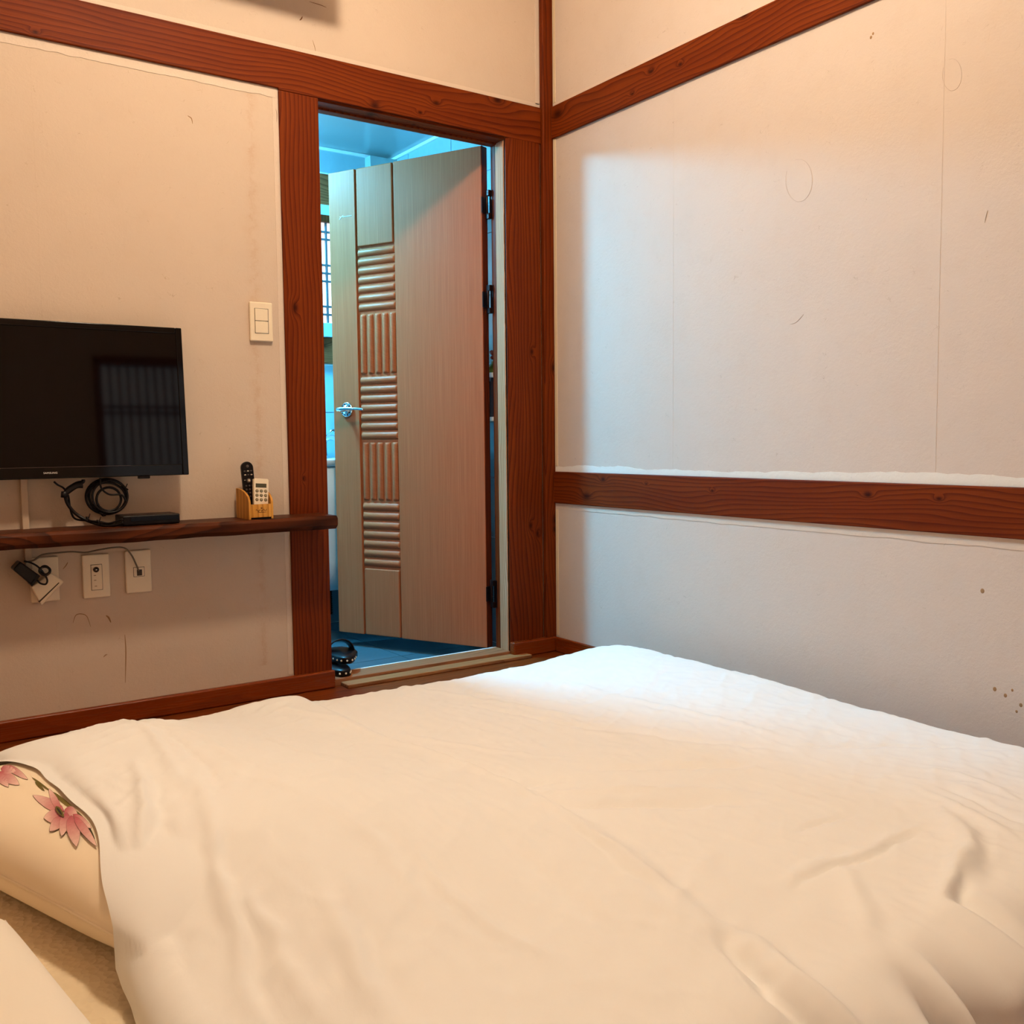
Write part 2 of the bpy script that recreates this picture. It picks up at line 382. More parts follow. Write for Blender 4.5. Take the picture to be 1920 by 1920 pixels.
# marks on the paper: thin scratches, curls and specks
m_mark = plain('brown_mark', lin('#6e3f12'), .8); m_mark2 = plain('faint_mark', lin('#a07850'), .8); m_mark3 = plain('pale_mark', (.52, .40, .32, 1), .8)
def mark_b(pts, r=.0012, mat=m_mark):
    V, F = tubev(catmull([PY(a, b, -.0003) for a, b in pts], 6), lambda u: r*(.35+.65*math.sin(math.pi*min(max(u, .04), .96))), 5); mesh('mark', V, F, mat, wall_back)
def mark_r(pts, r=.0012, mat=m_mark):
    V, F = tubev(catmull([PX(a, b, -.0003) for a, b in pts], 6), lambda u: r*(.35+.65*math.sin(math.pi*min(max(u, .04), .96))), 5); mesh('mark', V, F, mat, wall_right)
mark_b([(137, 1168), (142, 1154), (152, 1151), (163, 1156), (170, 1175)], .0010, m_mark2)
mark_b([(199, 1154), (204, 1158), (208, 1167)], .0024, m_mark2)
mark_b([(352, 217), (359, 222), (361, 232)], .0012, m_mark2)
mark_b([(118, 1067), (124, 1060), (127, 1054)], .0011, m_mark2)
mark_b([(194, 1232), (198, 1228), (201, 1227)], .0013, m_mark2)
mark_b([(234, 1190), (236, 1222), (235, 1280)], .0014, m_mark2)
mark_b([(562, 38), (565, 35), (567, 31)], .002, m_mark); mark_b([(586, 75), (590, 88), (592, 97)], .0008, m_mark2)
mark_b([(580, 3), (600, 9), (612, 14)], .0009, m_mark); mark_b([(516, 200), (519, 215), (518, 235)], .001, m_mark)
for a, b, r in ((1633, 70, .0035), (1637, 63, .003), (1865, 1292, .0045), (1885, 1304, .004), (1898, 1294, .003), (1914, 1322, .004), (1906, 1334, .003), (1842, 1108, .005)):
    p = PX(a, b); V, F = lathev([(.0004, -.0001), (r, .0), (r*.7, .0006), (.0004, .0008)], 9); V = [(p.x-v[2], p.y+v[0], p.z+v[1]*1.2) for v in V]; mesh('mark', V, F, m_mark2, wall_right)
mark_r([(1846, 418), (1849, 404), (1852, 394)], .0011, m_mark3); mark_r([(1481, 608), (1493, 604), (1507, 589)], .0008, m_mark3)
for c, rx, ry in (((1498, 338), 25, 40), ((1785, 140), 18, 30)):
    mark_r([(c[0]+rx*math.cos(a), c[1]+ry*math.sin(a)) for a in np.linspace(-1.9, 3.6, 14)], .0005, m_mark3)

# ------------------------------------------------------------------ bathroom shell
BX0, BY1, BZC, BZF = -1.75, 1.184, 2.05, -.035
m_grout = plain('grout', lin('#dfe9ec'), .8)
def tilemat(name, c, rough=.18, bump=.12):
    t = NT(name); v = t.obj(); n1 = t.noise(v, 7, 4, .6, 1.2)
    col = t.mix(n1, tuple(x*.82 for x in c[:3])+(1,), tuple(min(1, x*1.1) for x in c[:3])+(1,))
    return t.out(col, rough, t.bump(t.noise(v, 30, 3, .6, .8), bump, .004))
m_tile = tilemat('pale_wall_tile', (.34, .46, .50, 1))
m_tile_b = tilemat('glazed_back_tile', (.50, .72, .78, 1))
m_tile_low = tilemat('grey_wall_tile', (.17, .21, .23, 1), .25)
m_tile_floor = tilemat('slate_floor_tile', (.05, .105, .13, 1), .35, .2)
wbr = struct(box('wall_bathroom_right', (.0, .1, .08, BY1+.1, BZF-.04, BZC), m_grout))
wbb = struct(box('wall_bathroom_back', (BX0, 0, BY1, BY1+.1, BZF-.04, BZC), m_grout))
wbl = struct(box('wall_bathroom_left', (BX0-.1, BX0, .08, BY1+.1, BZF-.04, BZC), m_tile_low))  # unseen wall, tiled dark to cut lamp bounce onto the door
t = NT('glossy_ceiling_panel'); t.out((.34, .42, .42, 1), .22); m_bceil = t.m
bceil = struct(box('ceiling', (BX0-.1, .1, .08, BY1+.1, BZC, BZC+.05), m_bceil))
bfl = struct(box('floor', (BX0, .0, .084, BY1, BZF-.06, BZF-.004), m_grout))
tile_cache = {}
def tile(parent, b, mat):
    sx, sy, sz = (round(b[1]-b[0], 4), round(b[3]-b[2], 4), round(b[5]-b[4], 4)); key = (sx, sy, sz, mat.name)
    if key not in tile_cache:
        V, F = boxv(-sx/2, sx/2, -sy/2, sy/2, -sz/2, sz/2); me = bpy.data.meshes.new('tile'); me.from_pydata(V, [], F); me.materials.append(mat); tile_cache[key] = me
    o = bpy.data.objects.new('tile', tile_cache[key]); COL.objects.link(o); o.location = ((b[0]+b[1])/2, (b[2]+b[3])/2, (b[4]+b[5])/2); o.parent = parent
g = .002
zs = [1.104+.2385*k for k in range(-5, 5)]
zrows = [(max(a, BZF), min(b, BZC)) for a, b in zip([zs[0]]+zs, zs+[9]) if min(b, BZC)-max(a, BZF) > .02]
yc = [.084, .30, .66, 1.02, BY1-.005]
for z0, z1 in zrows:
    for y0, y1 in zip(yc[:-1], yc[1:]):
        tile(wbr, (-.006, 0, y0+g, y1-g, z0+g, z1-g), m_tile if z0 > .8 else m_tile_low)
zwin0, zwin1 = PY(612, 633, BY1).z, PY(604, 402, BY1).z
zb1, zb0 = PY(600, 327, BY1).z, PY(600, 386, BY1).z       # upper brown beam
zb3, zb2 = PY(612, 634, BY1).z, PY(612, 682, BY1).z       # lower brown beam
xs = [BX0, -1.45, -1.15, -.85, -.55, -.36, -.06, -.006]
lev = [BZF, .185, .425, .665, .905, zb2-.006]
for z0, z1 in zip(lev[:-1], lev[1:]):
    for x0, x1 in zip(xs[:-1], xs[1:]): tile(wbb, (x0+g, x1-g, BY1-.006, BY1, z0+g, z1-g), m_tile_b if z0 > .3 else m_tile_low)
for x0, x1 in zip(xs[:-1], xs[1:]): tile(wbb, (x0+g, x1-g, BY1-.006, BY1, zb1+.006, BZC-.004), m_tile)
m_bb = wood('bathroom_beam_wood', 0, 2, (.44, .15, .055, 1), (.30, .09, .03, 1), (.11, .028, .009, 1), 70, 2.5, [(-.37, zb1-.04, .02), (-.3, zb2+.03, .008)], rough=.6)
struct(box('trim_31', (BX0, -.006, BY1-.02, BY1, zb0, zb1), m_bb, bevel=.003), 'brown wooden beam above the bathroom window', 'beam')
struct(box('trim_32', (BX0, -.006, BY1-.02, BY1, zb2, zb3), m_bb, bevel=.003), 'brown wooden beam below the bathroom window', 'beam')
struct(boxes('trim_33', [(BX0, 0, BY1-.016, BY1, BZC-.014, BZC), (-.016, 0, .084, BY1, BZC-.014, BZC), (BX0, 0, BY1-.012, BY1, zb1, zb1+.008), (BX0, 0, BY1-.012, BY1, zb2-.008, zb2)], m_white2, bevel=.003), 'white plastic moulding along the bathroom ceiling', 'moulding')
# boxed pipe run in the far corner under the ceiling
pc0 = PY(692, 305, BY1-.05).x
struct(boxes('trim_34', [(pc0, -.006, BY1-.06, BY1-.006, 1.4, BZC-.014)], m_bceil, bevel=.003), 'boxed pipe run in the far bathroom corner', 'pipe casing')
# bathroom lattice window
bw = struct(box('window_2', (-1.45, -.20, BY1-.008, BY1-.002, zwin0, zb0), m_white2), 'bright paper lattice window in the bathroom wall', 'window')
t = NT('lit_window_paper'); t.out(lin('#ffffff'), .8); t.b.inputs['Emission Color'].default_value = (1, .96, .88, 1); t.b.inputs['Emission Strength'].default_value = 1.35
zl0, zl1 = PY(612, 607, BY1).z, PY(604, 419, BY1).z
box('pane', (-1.4, -.24, BY1-.014, BY1-.008, zl0, zl1), t.m, bw)
m_fr = plain('white_window_frame', lin('#cfe6ea'), .4)
box('window_frame', (-1.45, -.2, BY1-.03, BY1-.008, zl1+.03, zb0), m_fr, bw, .002)
box('window_frame', (-1.45, -.2, BY1-.03, BY1-.008, zwin0, zl0), m_fr, bw, .002)
box('window_frame', (-.24, -.2, BY1-.03, BY1-.008, zl0, zl1), m_fr, bw, .002)
box('head_rail', (-1.45, -.2, BY1-.035, BY1-.008, zl1, zl1+.03), m_lattice, bw, .002)
m_lat2 = plain('grey_lattice', lin('#59646a'), .6)
for py in (437, 451, 499, 514, 529, 576, 591):
    z = PY(608, py, BY1).z; box('lattice_bar', (-1.4, -.24, BY1-.024, BY1-.015, z-.004, z+.004), m_lat2, bw)
xb = PY(609, 510, BY1).x
for k in range(-14, 2):
    x = xb+k*.075
    if -1.4 < x < -.24: box('lattice_bar', (x-.004, x+.004, BY1-.0245, BY1-.0145, zl0, zl1), m_lat2, bw)
# bathroom floor tiles
for ix in range(-5, 2):
    for iy in range(-1, 3):
        x0, x1 = max(-.425+.3*ix, BX0), min(-.425+.3*(ix+1), -.006); y0, y1 = max(.39+.3*iy, .095), min(.39+.3*(iy+1), BY1-.006)
        if x1-x0 > .03 and y1-y0 > .03: tile(bfl, (x0+.0016, x1-.0016, y0+.0016, y1-.0016, BZF-.012, BZF), m_tile_floor)

# ------------------------------------------------------------------ lamps (real fixtures, above the frame)
def emit(name, col, s):
    t = NT(name); t.out((.8, .8, .8, 1), .5); t.b.inputs['Emission Color'].default_value = col+(1,); t.b.inputs['Emission Strength'].default_value = s; return t.m
def lamp(loc, r, hgt, top, col, s, label):
    e = empty('ceiling_lamp', (loc.x, loc.y, top))
    V, F = lathev([(.01, 0), (r*.75, 0), (r*.8, -.012), (r*.8, -(top-loc.z-hgt/2)), (.01, -(top-loc.z-hgt/2))], 32); V = [(loc.x+v[0], loc.y+v[1], top+v[2]) for v in V]
    mesh('mount', V, F, m_white2, e, True)
    V, F = lathev([(r*.2, hgt/2), (r*.92, hgt*.5), (r, hgt*.3), (r, -hgt*.25), (r*.9, -hgt*.45), (r*.2, -hgt*.5)], 32); V = [(loc.x+v[0], loc.y+v[1], loc.z+v[2]) for v in V]
    mesh('diffuser', V, F, emit('lamp_diffuser', col, s), e, True)
    settle(e); return tag(e, label, 'lamp')
A1 = 2*math.pi*.11**2+2*math.pi*.11*.09
lamp(LAMP, .11, .09, ZC, LAMP_COL, LAMP_POW/(A1), 'round warm ceiling lamp above the bed')
A2 = math.pi*.13**2+2*math.pi*.13*.05
lamp(BATH, .13, .05, BZC, BATH_COL, BATH_POW/A2, 'round cool white ceiling lamp in the bathroom')

# ------------------------------------------------------------------ air conditioner above the frame (casts the shadow on the wall)
ac = empty('air_conditioner', (-1.3, -.1, 2.1))
poly = [(0, 0), (0, .28), (-.18, .28), (-.2, .26), (-.2, .012), (-.19, 0)]
V, F = prismv([(p[0], p[1]) for p in poly], .8, frame((-1.667, 0, 2.124), (0, 1, 0), (0, 0, 1), (1, 0, 0)))
mesh('case', V, F, m_white2, ac, bevel=.01)
box('louvre', (-1.60, -.92, -.15, -.05, 2.120, 2.128), m_white2, ac, .002)
settle(ac); tag(ac, 'white wall air conditioner mounted above the wooden beam', 'air conditioner')

# ------------------------------------------------------------------ bathroom door
DH = Vector((-.225, .10, 0)); DF = Vector((-.527, .72, 0)); DU = (DF-DH).normalized(); DW = (DF-DH).length
DN = Vector((DU.y*-1, DU.x, 0)); DN = -DN if DN.dot(CAM-DH) < 0 else DN
def D(u, z, d=0): return DH + DU*u + Vector((0, 0, z)) + DN*d
def dpx(px, py):
    r = ray(px, py); t_ = (DH-CAM).dot(DN)/r.dot(DN); p = CAM+r*t_; return (p-DH).dot(DU), p.z
def dbox(u0, u1, z0, z1, d0, d1):
    V, F = boxv(u0, u1, d0, d1, z0, z1); return [D(v[0], v[2], v[1]) for v in V], F
DZ0, DZ1 = dpx(912, 1215)[1], dpx(905, 272)[1]
uL = dpx(672, 700)[0]; uR = dpx(744, 700)[0]      # column of mouldings
dm = NT('door_laminate'); q = dm.xyz(dm.obj()); hv = dm.math('ADD', dm.math('MULTIPLY', q[0], .437), dm.math('MULTIPLY', q[1], -.898))
f1 = dm.noise(dm.comb(dm.math('MULTIPLY', hv, 260), 0., dm.math('MULTIPLY', q[2], 3.5)), 1, 4, .65)
f2 = dm.noise(dm.comb(dm.math('MULTIPLY', hv, 60), 3., dm.math('MULTIPLY', q[2], 1.2)), 1, 3, .6)
c_ = dm.mix(dm.ramp(f1, [(.3, 0.), (.7, 1.)]), (.33, .083, .030, 1), (.46, .130, .052, 1)); c_ = dm.mix(dm.math('MULTIPLY', dm.ramp(f2, [(.35, 0.), (.65, 1.)]), .45), c_, (.35, .085, .027, 1))
m_door = dm.out(c_, .42, dm.bump(f1, .08, .0006), Specular_IOR_Level=.10)
m_dedge = wood('door_edge', 2, 0, lin('#6a2c14'), lin('#5a210c'), lin('#3a1206'), 30)
door = empty('bathroom_door', (DH.x, DH.y, DZ0))
V, F = join([dbox(uL, DW, DZ0, DZ1, -.036, 0), dbox(.002, uR, DZ0, DZ1, -.036, 0), dbox(uR-.002, uL+.002, DZ0, DZ1, -.035, -.010)])
mesh('leaf', V, F, m_door, door, bevel=.0025)
V, F = dbox(0.0, .0025, DZ0, DZ1, -.036, -.0015); mesh('hinge_edge', V, F, m_dedge, door)
px_c = lambda py: 700+ (py-300)*.042
def zrow(py): return dpx(px_c(py), py)[1]
ga = .007
def raised(z0, z1):
    V, F = dbox(uR+ga, uL-ga, z0, z1, -.012, -.0005); return mesh('panel', V, F, m_door, door, bevel=.005, seg=3)
raised(zrow(458), DZ1-.0); raised(DZ0, zrow(1069))
# one horizontal and one vertical moulded rib, shared by all copies
def ribmesh(name, length, w, vertical):
    prof = [(-w/2, -.0105)] + [(-w/2+w*i/10, -.0105+.0105*max(math.sin(math.pi*i/10), 0)**.8*(1.0)) for i in range(1, 10)] + [(w/2, -.0105)]
    V, F = [], []; ends = [(-length/2, .25), (-length/2+.004, .85), (-length/2+.009, 1), (length/2-.009, 1), (length/2-.004, .85), (length/2, .25)]
    for (l, s_) in ends:
        for (a, d) in prof:
            d2 = -.0105+(d+.0105)*s_
            V.append(((l, a, d2) if not vertical else (a, l, d2)))
    n = len(prof)
    for i in range(len(ends)-1):
        for k in range(n-1): F.append((i*n+k, i*n+k+1, (i+1)*n+k+1, (i+1)*n+k))
        F.append((i*n+n-1, i*n, (i+1)*n, (i+1)*n+n-1))
    F.append(tuple(range(n))); F.append(tuple((len(ends)-1)*n+k for k in range(n)))
    me = bpy.data.meshes.new(name); me.from_pydata(V, [], F); bm = bmesh.new(); bm.from_mesh(me); bmesh.ops.recalc_face_normals(bm, faces=bm.faces); bm.to_mesh(me); bm.free()
    me.materials.append(m_door)
    for p in me.polygons: p.use_smooth = len(p.vertices) == 4
    return me
cw = uL-uR
dmat = Matrix((DU, Vector((0, 0, 1)), DN)).transposed().to_4x4()
inv = Matrix.Translation(-Vector(door.location))
def addrib(me, u, z):
    # geometry baked into door space so that the laminate grain lines up
    o = bpy.data.objects.new('rib', me); COL.objects.link(o); mm = dmat.copy(); mm.translation = D(u, z, 0); o.parent = door; o.matrix_parent_inverse = inv; o.matrix_basis = mm
for a, b in ((461, 582), (703, 825), (942, 1066)):
    z1, z0 = zrow(a), zrow(b); pitch = (z1-z0)/7; me = ribmesh('rib_across', cw-.006, pitch*.86, False)
    for k in range(7): addrib(me, (uL+uR)/2, z1-pitch*(k+.5))
for a, b in ((585, 701), (828, 940)):
    z1, z0 = zrow(a), zrow(b); pitch = (cw-.006)/5; me = ribmesh('rib_upright', z1-z0-.006, pitch*.8, True)
    for k in range(5): addrib(me, uR+.003+pitch*(k+.5), (z0+z1)/2)
# lever handle
hu, hz = dpx(652, 768)
hd = empty('tmp', (0, 0, 0)); bpy.data.objects.remove(hd)
def dlathe(prof, n, u, z):
    V, F = lathev(prof, n); return [D(u+v[0], z+v[1], v[2]) for v in V], F
V, F = dlathe([(.027, 0), (.029, .003), (.028, .008), (.024, .011), (.019, .009), (.018, .009)], 32, hu, hz); hob = mesh('handle', V, F, m_chrome, door, True)
V, F = dlathe([(.0185, .008), (.0185, .014), (.016, .017), (.010, .018), (.009, .045), (.007, .052), (.001, .054)], 28, hu, hz); mesh('spindle', V, F, m_chrome, hob, True)
V, F = tubev(catmull([D(hu+.012, hz, .048), D(hu-.01, hz+.001, .052), D(hu-.04, hz+.002, .05), D(hu-.075, hz, .046), D(hu-.105, hz-.003, .038)], 6), lambda u: .0075-.0022*u+.001*math.sin(u*6), 12); mesh('lever', V, F, m_chrome, hob, True)
for k in range(10):
    a = 2*math.pi*k/10; V, F = dlathe([(.0028, .0085), (.0028, .0112), (.001, .0114)], 8, hu+.0222*math.cos(a), hz+.0222*math.sin(a)); mesh('stud', V, F, m_darkmetal, hob)
# small pale maker's mark
bu, bz = dpx(639, 408)
lg = [tubev([D(bu+.006, bz-.006, .0004), D(bu-.002, bz+.001, .0004), D(bu-.012, bz+.006, .0004)], .0014, 5), tubev([D(bu+.004, bz+.003, .0004), D(bu-.001, bz+.0005, .0004)], .0016, 5)]
for k in range(6): lg.append(tubev([D(bu-.010-.0075*k, bz+.0005, .0004), D(bu-.015-.0075*k, bz+.0015, .0004)], .0013, 5))
V, F = join(lg); mesh('maker_mark', V, F, m_white2, door)
# hinges
for (px, py) in ((920, 383), (922, 561), (926, 1114)):
    z = dpx(px-10, py)[1]; hx, hy = -.2095, .0935
    V, F = lathev([(.002, -.052), (.0048, -.05), (.0048, .05), (.002, .052)], 10); V = [(hx+v[0], hy+v[1], z+v[2]) for v in V]; hg = mesh('hinge', V, F, m_darkmetal, door, True)
    V, F = join([dbox(-.004, .0, z-.027, z+.027, -.020, .006)]); V2 = [tuple(v) for v in V]; mesh('door_plate', V2, F, m_darkmetal, hg)
    boxes('jamb_plate', [(hx-.003, OX1-.003, .078, .094, z+.030, z+.050), (hx-.003, OX1-.003, .078, .094, z-.050, z-.030), (OX1-.006, OX1-.003, .072, .090, z-.050, z+.050)], m_darkmetal, hg, .0015)
settle(door)
for c in door.children:
    if c.name.startswith('rib'): c.matrix_parent_inverse = inv
tag(door, 'light brown laminate door with ribbed moulded column standing ajar in the doorway', 'door')

# ------------------------------------------------------------------ bathroom things
sink = empty('washbasin', (-.50, 1.0, BZF))
def superell(cx, cy, rx, ry, n=40, e=3.0):
    P = []
    for k in range(n):
        a = 2*math.pi*k/n; c, s_ = math.cos(a), math.sin(a); P.append((cx+rx*math.copysign(abs(c)**(2/e), c), cy+ry*math.copysign(abs(s_)**(2/e), s_)))
    return P
def stack(rings):
    V, F = [], []; n = len(rings[0][0])
    for P, z in rings: V += [(p[0], p[1], z) for p in P]
    for i in range(len(rings)-1):
        for k in range(n): F.append((i*n+k, i*n+(k+1) % n, (i+1)*n+(k+1) % n, (i+1)*n+k))
    F.append(tuple(range(n-1, -1, -1))); F.append(tuple((len(rings)-1)*n+k for k in range(n))); return V, F
zr = PY(622, 858, 1.0).z
m_ceramic = plain('white_ceramic', lin('#e4eaec'), .12)
V, F = stack([(superell(-.50, .985, .17, .165), .17), (superell(-.50, .98, .20, .17), .30), (superell(-.50, .97, .225, .18), .5), (superell(-.50, .965, .232, .185), zr-.035)]); mesh('pedestal', V, F, m_ceramic, sink, True)
V, F = stack([(superell(-.50, .96, .236, .19), zr-.03), (superell(-.50, .96, .245, .2), zr-.012), (superell(-.50, .96, .245, .2), zr), (superell(-.50, .96, .21, .165), zr), (superell(-.50, .95, .17, .12), zr-.02), (superell(-.50, .95, .04, .03), zr-.025)]); mesh('bowl', V, F, m_ceramic, sink, True)
V, F = join([tubev(catmull([(-.40, 1.10, zr), (-.40, 1.10, zr+.07), (-.385, 1.06, zr+.085), (-.375, 1.0, zr+.07)], 5), .011, 8), tubev([(-.40, 1.10, zr+.08), (-.37, 1.09, zr+.115), (-.352, 1.085, zr+.118)], .007, 8)]); mesh('faucet', V, F, m_chrome, sink, True)
settle(sink); tag(sink, 'white ceramic washbasin on a tapered pedestal behind the bathroom door', 'washbasin')
p0 = PY(618, 1080, 1.10); hose_pts = [(p0.x, 1.10, .17-.0035*i) for i in range(0, 44)]
V, F = tubev(hose_pts, lambda u: .0085+.0022*math.sin(u*43*math.pi*.7), 10); tag(mesh('drain_hose', V, F, m_darkmetal, None, True), 'dark ribbed drain hose hanging under the washbasin', 'hose')
# open cabinet on the right bathroom wall, seen through the hinge gap
cb = empty('wall_cabinet', (-.07, .4, .85)); zt, zm0, zm1 = PX(918, 702, -.1).z, PX(918, 783, -.1).z, PX(918, 791, -.1).z
m_cabb = wood('dark_cabinet_wood', 2, 1, lin('#4a2414'), lin('#38180c'), lin('#1e0c06'), 40)
box('top', (-.15, -.007, .16, .62, zt-.018, zt), m_white2, cb, .002)
boxes('body', [(-.14, -.007, .17, .185, zm0, zt-.018), (-.14, -.007, .595, .61, zm0, zt-.018), (-.022, -.007, .185, .595, zm0, zt-.018)], m_cabb, cb)
box('bottom', (-.15, -.007, .16, .62, zm1, zm0), m_white2, cb, .002)
settle(cb); tag(cb, 'dark open wall cabinet with white top seen through the hinge gap', 'cabinet')
vp = PX(922, 690, -.075)
vz = empty('flower_vase', (vp.x, vp.y, zt))
V, F = lathev([(.008, 0), (.016, .001), (.024, .012), (.026, .024), (.022, .036), (.012, .044), (.009, .052), (.006, .052)], 20); V = [(vp.x+.012+v[0], vp.y+.002+v[1], zt+v[2]) for v in V]; mesh('vase', V, F, plain('olive_glaze', lin('#7a7a2a'), .15), vz, True)
m_red = plain('red_petal', lin('#b0402a'), .5)
for k in range(9):
    a = k*2.4; c0 = Vector((vp.x+.014+.012*math.cos(a), vp.y+.012*math.sin(a), zt+.075+.012*math.sin(k*1.7)))
    V, F = lathev([(.001, -.008), (.008, -.003), (.009, .003), (.001, .008)], 8); mesh('petal', [Vector(v)+c0 for v in V], F, m_red, vz, True)
V, F = tubev([(vp.x+.012, vp.y+.002, zt+.045), (vp.x+.014, vp.y, zt+.07)], .002, 6); mesh('stem', V, F, plain('stem_green', lin('#50602a'), .5), vz)
settle(vz); tag(vz, 'small round olive vase with red flowers on the wall cabinet', 'vase')

# slippers, stacked on the threshold with toes in the bathroom
def slipper(name, x, y, z, pitch, yaw, label, studs, sh=.052):
    e = empty(name, (x, y, z)); mm = Matrix.Translation((x, y, z)) @ Matrix.Rotation(yaw, 4, 'Z') @ Matrix.Rotation(pitch, 4, 'X')
    out = []; n = 36
    for k in range(n):
        a = 2*math.pi*k/n; s_, c_ = math.sin(a), math.cos(a); ly = .12+.125*s_; wd = .046*(1-.16*math.cos((ly-.02)/.24*math.pi*2)*.6)*(.94 if ly < .1 else 1.05)
        out.append((wd*math.copysign(abs(c_)**.75, c_), ly))
    V, F = stack([([(p[0]*.94, .12+(p[1]-.12)*.97) for p in out], 0), (out, .004), (out, .018), ([(p[0]*.96, .12+(p[1]-.12)*.985) for p in out], .022)])
    so = mesh('sole', [mm @ Vector(v) for v in V], F, m_black, e, True)
    V, F = [], []; na, nl = 14, 6
    for th in (0, 1):
        for i in range(nl):
            ly = .135+.075*i/(nl-1); r = .046-.006*(i/(nl-1))**2
            hh = sh*(1-.3*i/(nl-1))-th*.004
            for k in range(na):
                a = math.pi*k/(na-1); V.append(((r-th*.004)*math.cos(a), ly, .012+hh*max(math.sin(a), 0)**.8))
    for th in (0, 1):
        for i in range(nl-1):
            for k in range(na-1):
                b = th*nl*na+i*na+k; F.append((b, b+1, b+na+1, b+na))
    for i in (0, nl-1):
        for k in range(na-1): F.append((i*na+k, i*na+k+1, nl*na+i*na+k+1, nl*na+i*na+k))
    mesh('strap', [mm @ Vector(v) for v in V], F, m_black, e, True)
    if studs:
        for k in range(8):
            p = out[(n*3//4-8+2*k) % n]; V, F = lathev([(.0035, -.001), (.003, .0015), (.0008, .002)], 8)
            cdir = Vector((p[0], p[1]-.12, 0)).normalized(); mm2 = frame(Vector((p[0], p[1], .011)), Vector((-cdir.y, cdir.x, 0)), (0, 0, 1), cdir)
            mesh('stud', [mm @ (mm2 @ Vector(v)) for v in V], F, m_white, so)
    settle(e); return tag(e, label, 'slipper', 'bathroom slippers on the threshold')
slipper('slipper', -.832, .008, .0225, -.06, -.05, 'black slipper lying flat on the threshold, lower of the pair', True, .015)
slipper('slipper', -.806, .05, .0525, -.06, -.30, 'black slipper with arched toe strap, resting on top of the other', True)

# ------------------------------------------------------------------ television
tv = empty('television', (-1.7, -.04, .70))
TT, TB = PY(340, 615, -.05), PY(355, 890, -.075); X1 = (TT.x+TB.x)/2; X0 = X1-.735; zt_, zb_ = TT.z, TB.z; hT = Vector((0, TT.y-TB.y, zt_-zb_)); up = hT.normalized(); HT = hT.length
nf = Vector((1, 0, 0)).cross(up); nf = -nf if nf.y > 0 else nf
def T(x, h, d=0): return Vector((X0+x, TB.y, zb_)) + up*h + nf*d
def tbox(x0, x1, h0, h1, d0, d1):
    V, F = boxv(x0, x1, d0, d1, h0, h1); return [T(v[0], v[2], v[1]) for v in V], F
W = .735; bz, bb = .017, .030
m_bezel = plain('gloss_black', (.0025, .001, .001, 1), .08, Specular_IOR_Level=.25); t = NT('screen_glass'); t.out((.0025, .0008, .0008, 1), .045, Specular_IOR_Level=.22); m_screen = t.m
V, F = join([tbox(0, bz, 0, HT, -.022, 0), tbox(W-bz, W, 0, HT, -.022, 0), tbox(bz, W-bz, HT-bz, HT, -.022, 0), tbox(bz, W-bz, 0, bb, -.022, 0)]); mesh('bezel', V, F, m_bezel, tv, bevel=.0025)
V, F = tbox(bz, W-bz, bb, HT-bz, -.012, -.003); mesh('screen', V, F, m_screen, tv)
V, F = tbox(.03, W-.03, .02, HT-.02, -.045, -.0225); mesh('back_case', V, F, m_black, tv, bevel=.008)
V, F = join([tbox(W/2-.1, W/2+.1, HT/2-.1, HT/2+.1, -.055, -.045)]); mesh('wall_bracket', V, F, m_black, tv)
V, F = tbox(W-.135, W-.105, -.007, .001, -.018, -.002); mesh('receiver', V, F, m_black, tv, bevel=.002)
m_silver = plain('silver_print', lin('#d8d0c8'), .4)
pl = PY(95, 893, TB.y); mm = frame(T(pl.x-X0, .0145, .0004), (1, 0, 0), up, nf)
textmesh('brand_lettering', 'SAMSUNG', .0066, m_silver, tv, mm, .0003, 1.05, 1.08)
V, F = tbox(.25, .58, bb-.0015, bb, .0, .0012); mesh('chin_line', V, F, plain('dark_gloss_trim', lin('#3a2c2a'), .1), tv)
settle(tv); tag(tv, 'black flat television mounted on the back wall above the shelf', 'television')

# ------------------------------------------------------------------ shelf
SD = .15; sz1, sz0 = PY(632, 966.5, -SD).z, PY(632, 992, -SD).z; sx1 = PY(634, 980, -SD).x
msh = wood('dark_shelf_wood', 0, 2, lin('#5e2c12'), lin('#3f1a0a'), lin('#1c0a05'), 34, 3.0, [(PY(160, 1005, -SD).x, .53, .018), (PY(205, 1002, -SD).x, .53, .02), (PY(480, 980, -SD).x, .55, .02)], rough=.4, seed=2.)
V, F = [], []; ns = 70
for i in range(ns+1):
    x = XL+(sx1-XL)*i/ns; k = lambda s, a: a*mnoise.noise(Vector((x*11, s, 0)))
    prof = [(-PR-.0005 if x > OX0-.13 else -.0005, sz0+.002), (-SD+.014+k(1, .004), sz0+k(2, .003)), (-SD+k(3, .003), sz0+.012+k(4, .003)), (-SD+k(5, .003), sz1-.008+k(6, .002)), (-SD+.008+k(7, .003), sz1), (-PR-.0005 if x > OX0-.13 else -.0005, sz1)]
    V += [(x, p[0], p[1]) for p in prof]
for i in range(ns):
    for k in range(6): F.append((i*6+k, i*6+(k+1) % 6, (i+1)*6+(k+1) % 6, (i+1)*6+k))
F += [tuple(range(6)), tuple(ns*6+k for k in range(6))]
shelf = mesh('wall_shelf', V, F, msh, None, False, .002)
tag(shelf, 'long dark live-edge wooden shelf on the wall below the television', 'shelf')

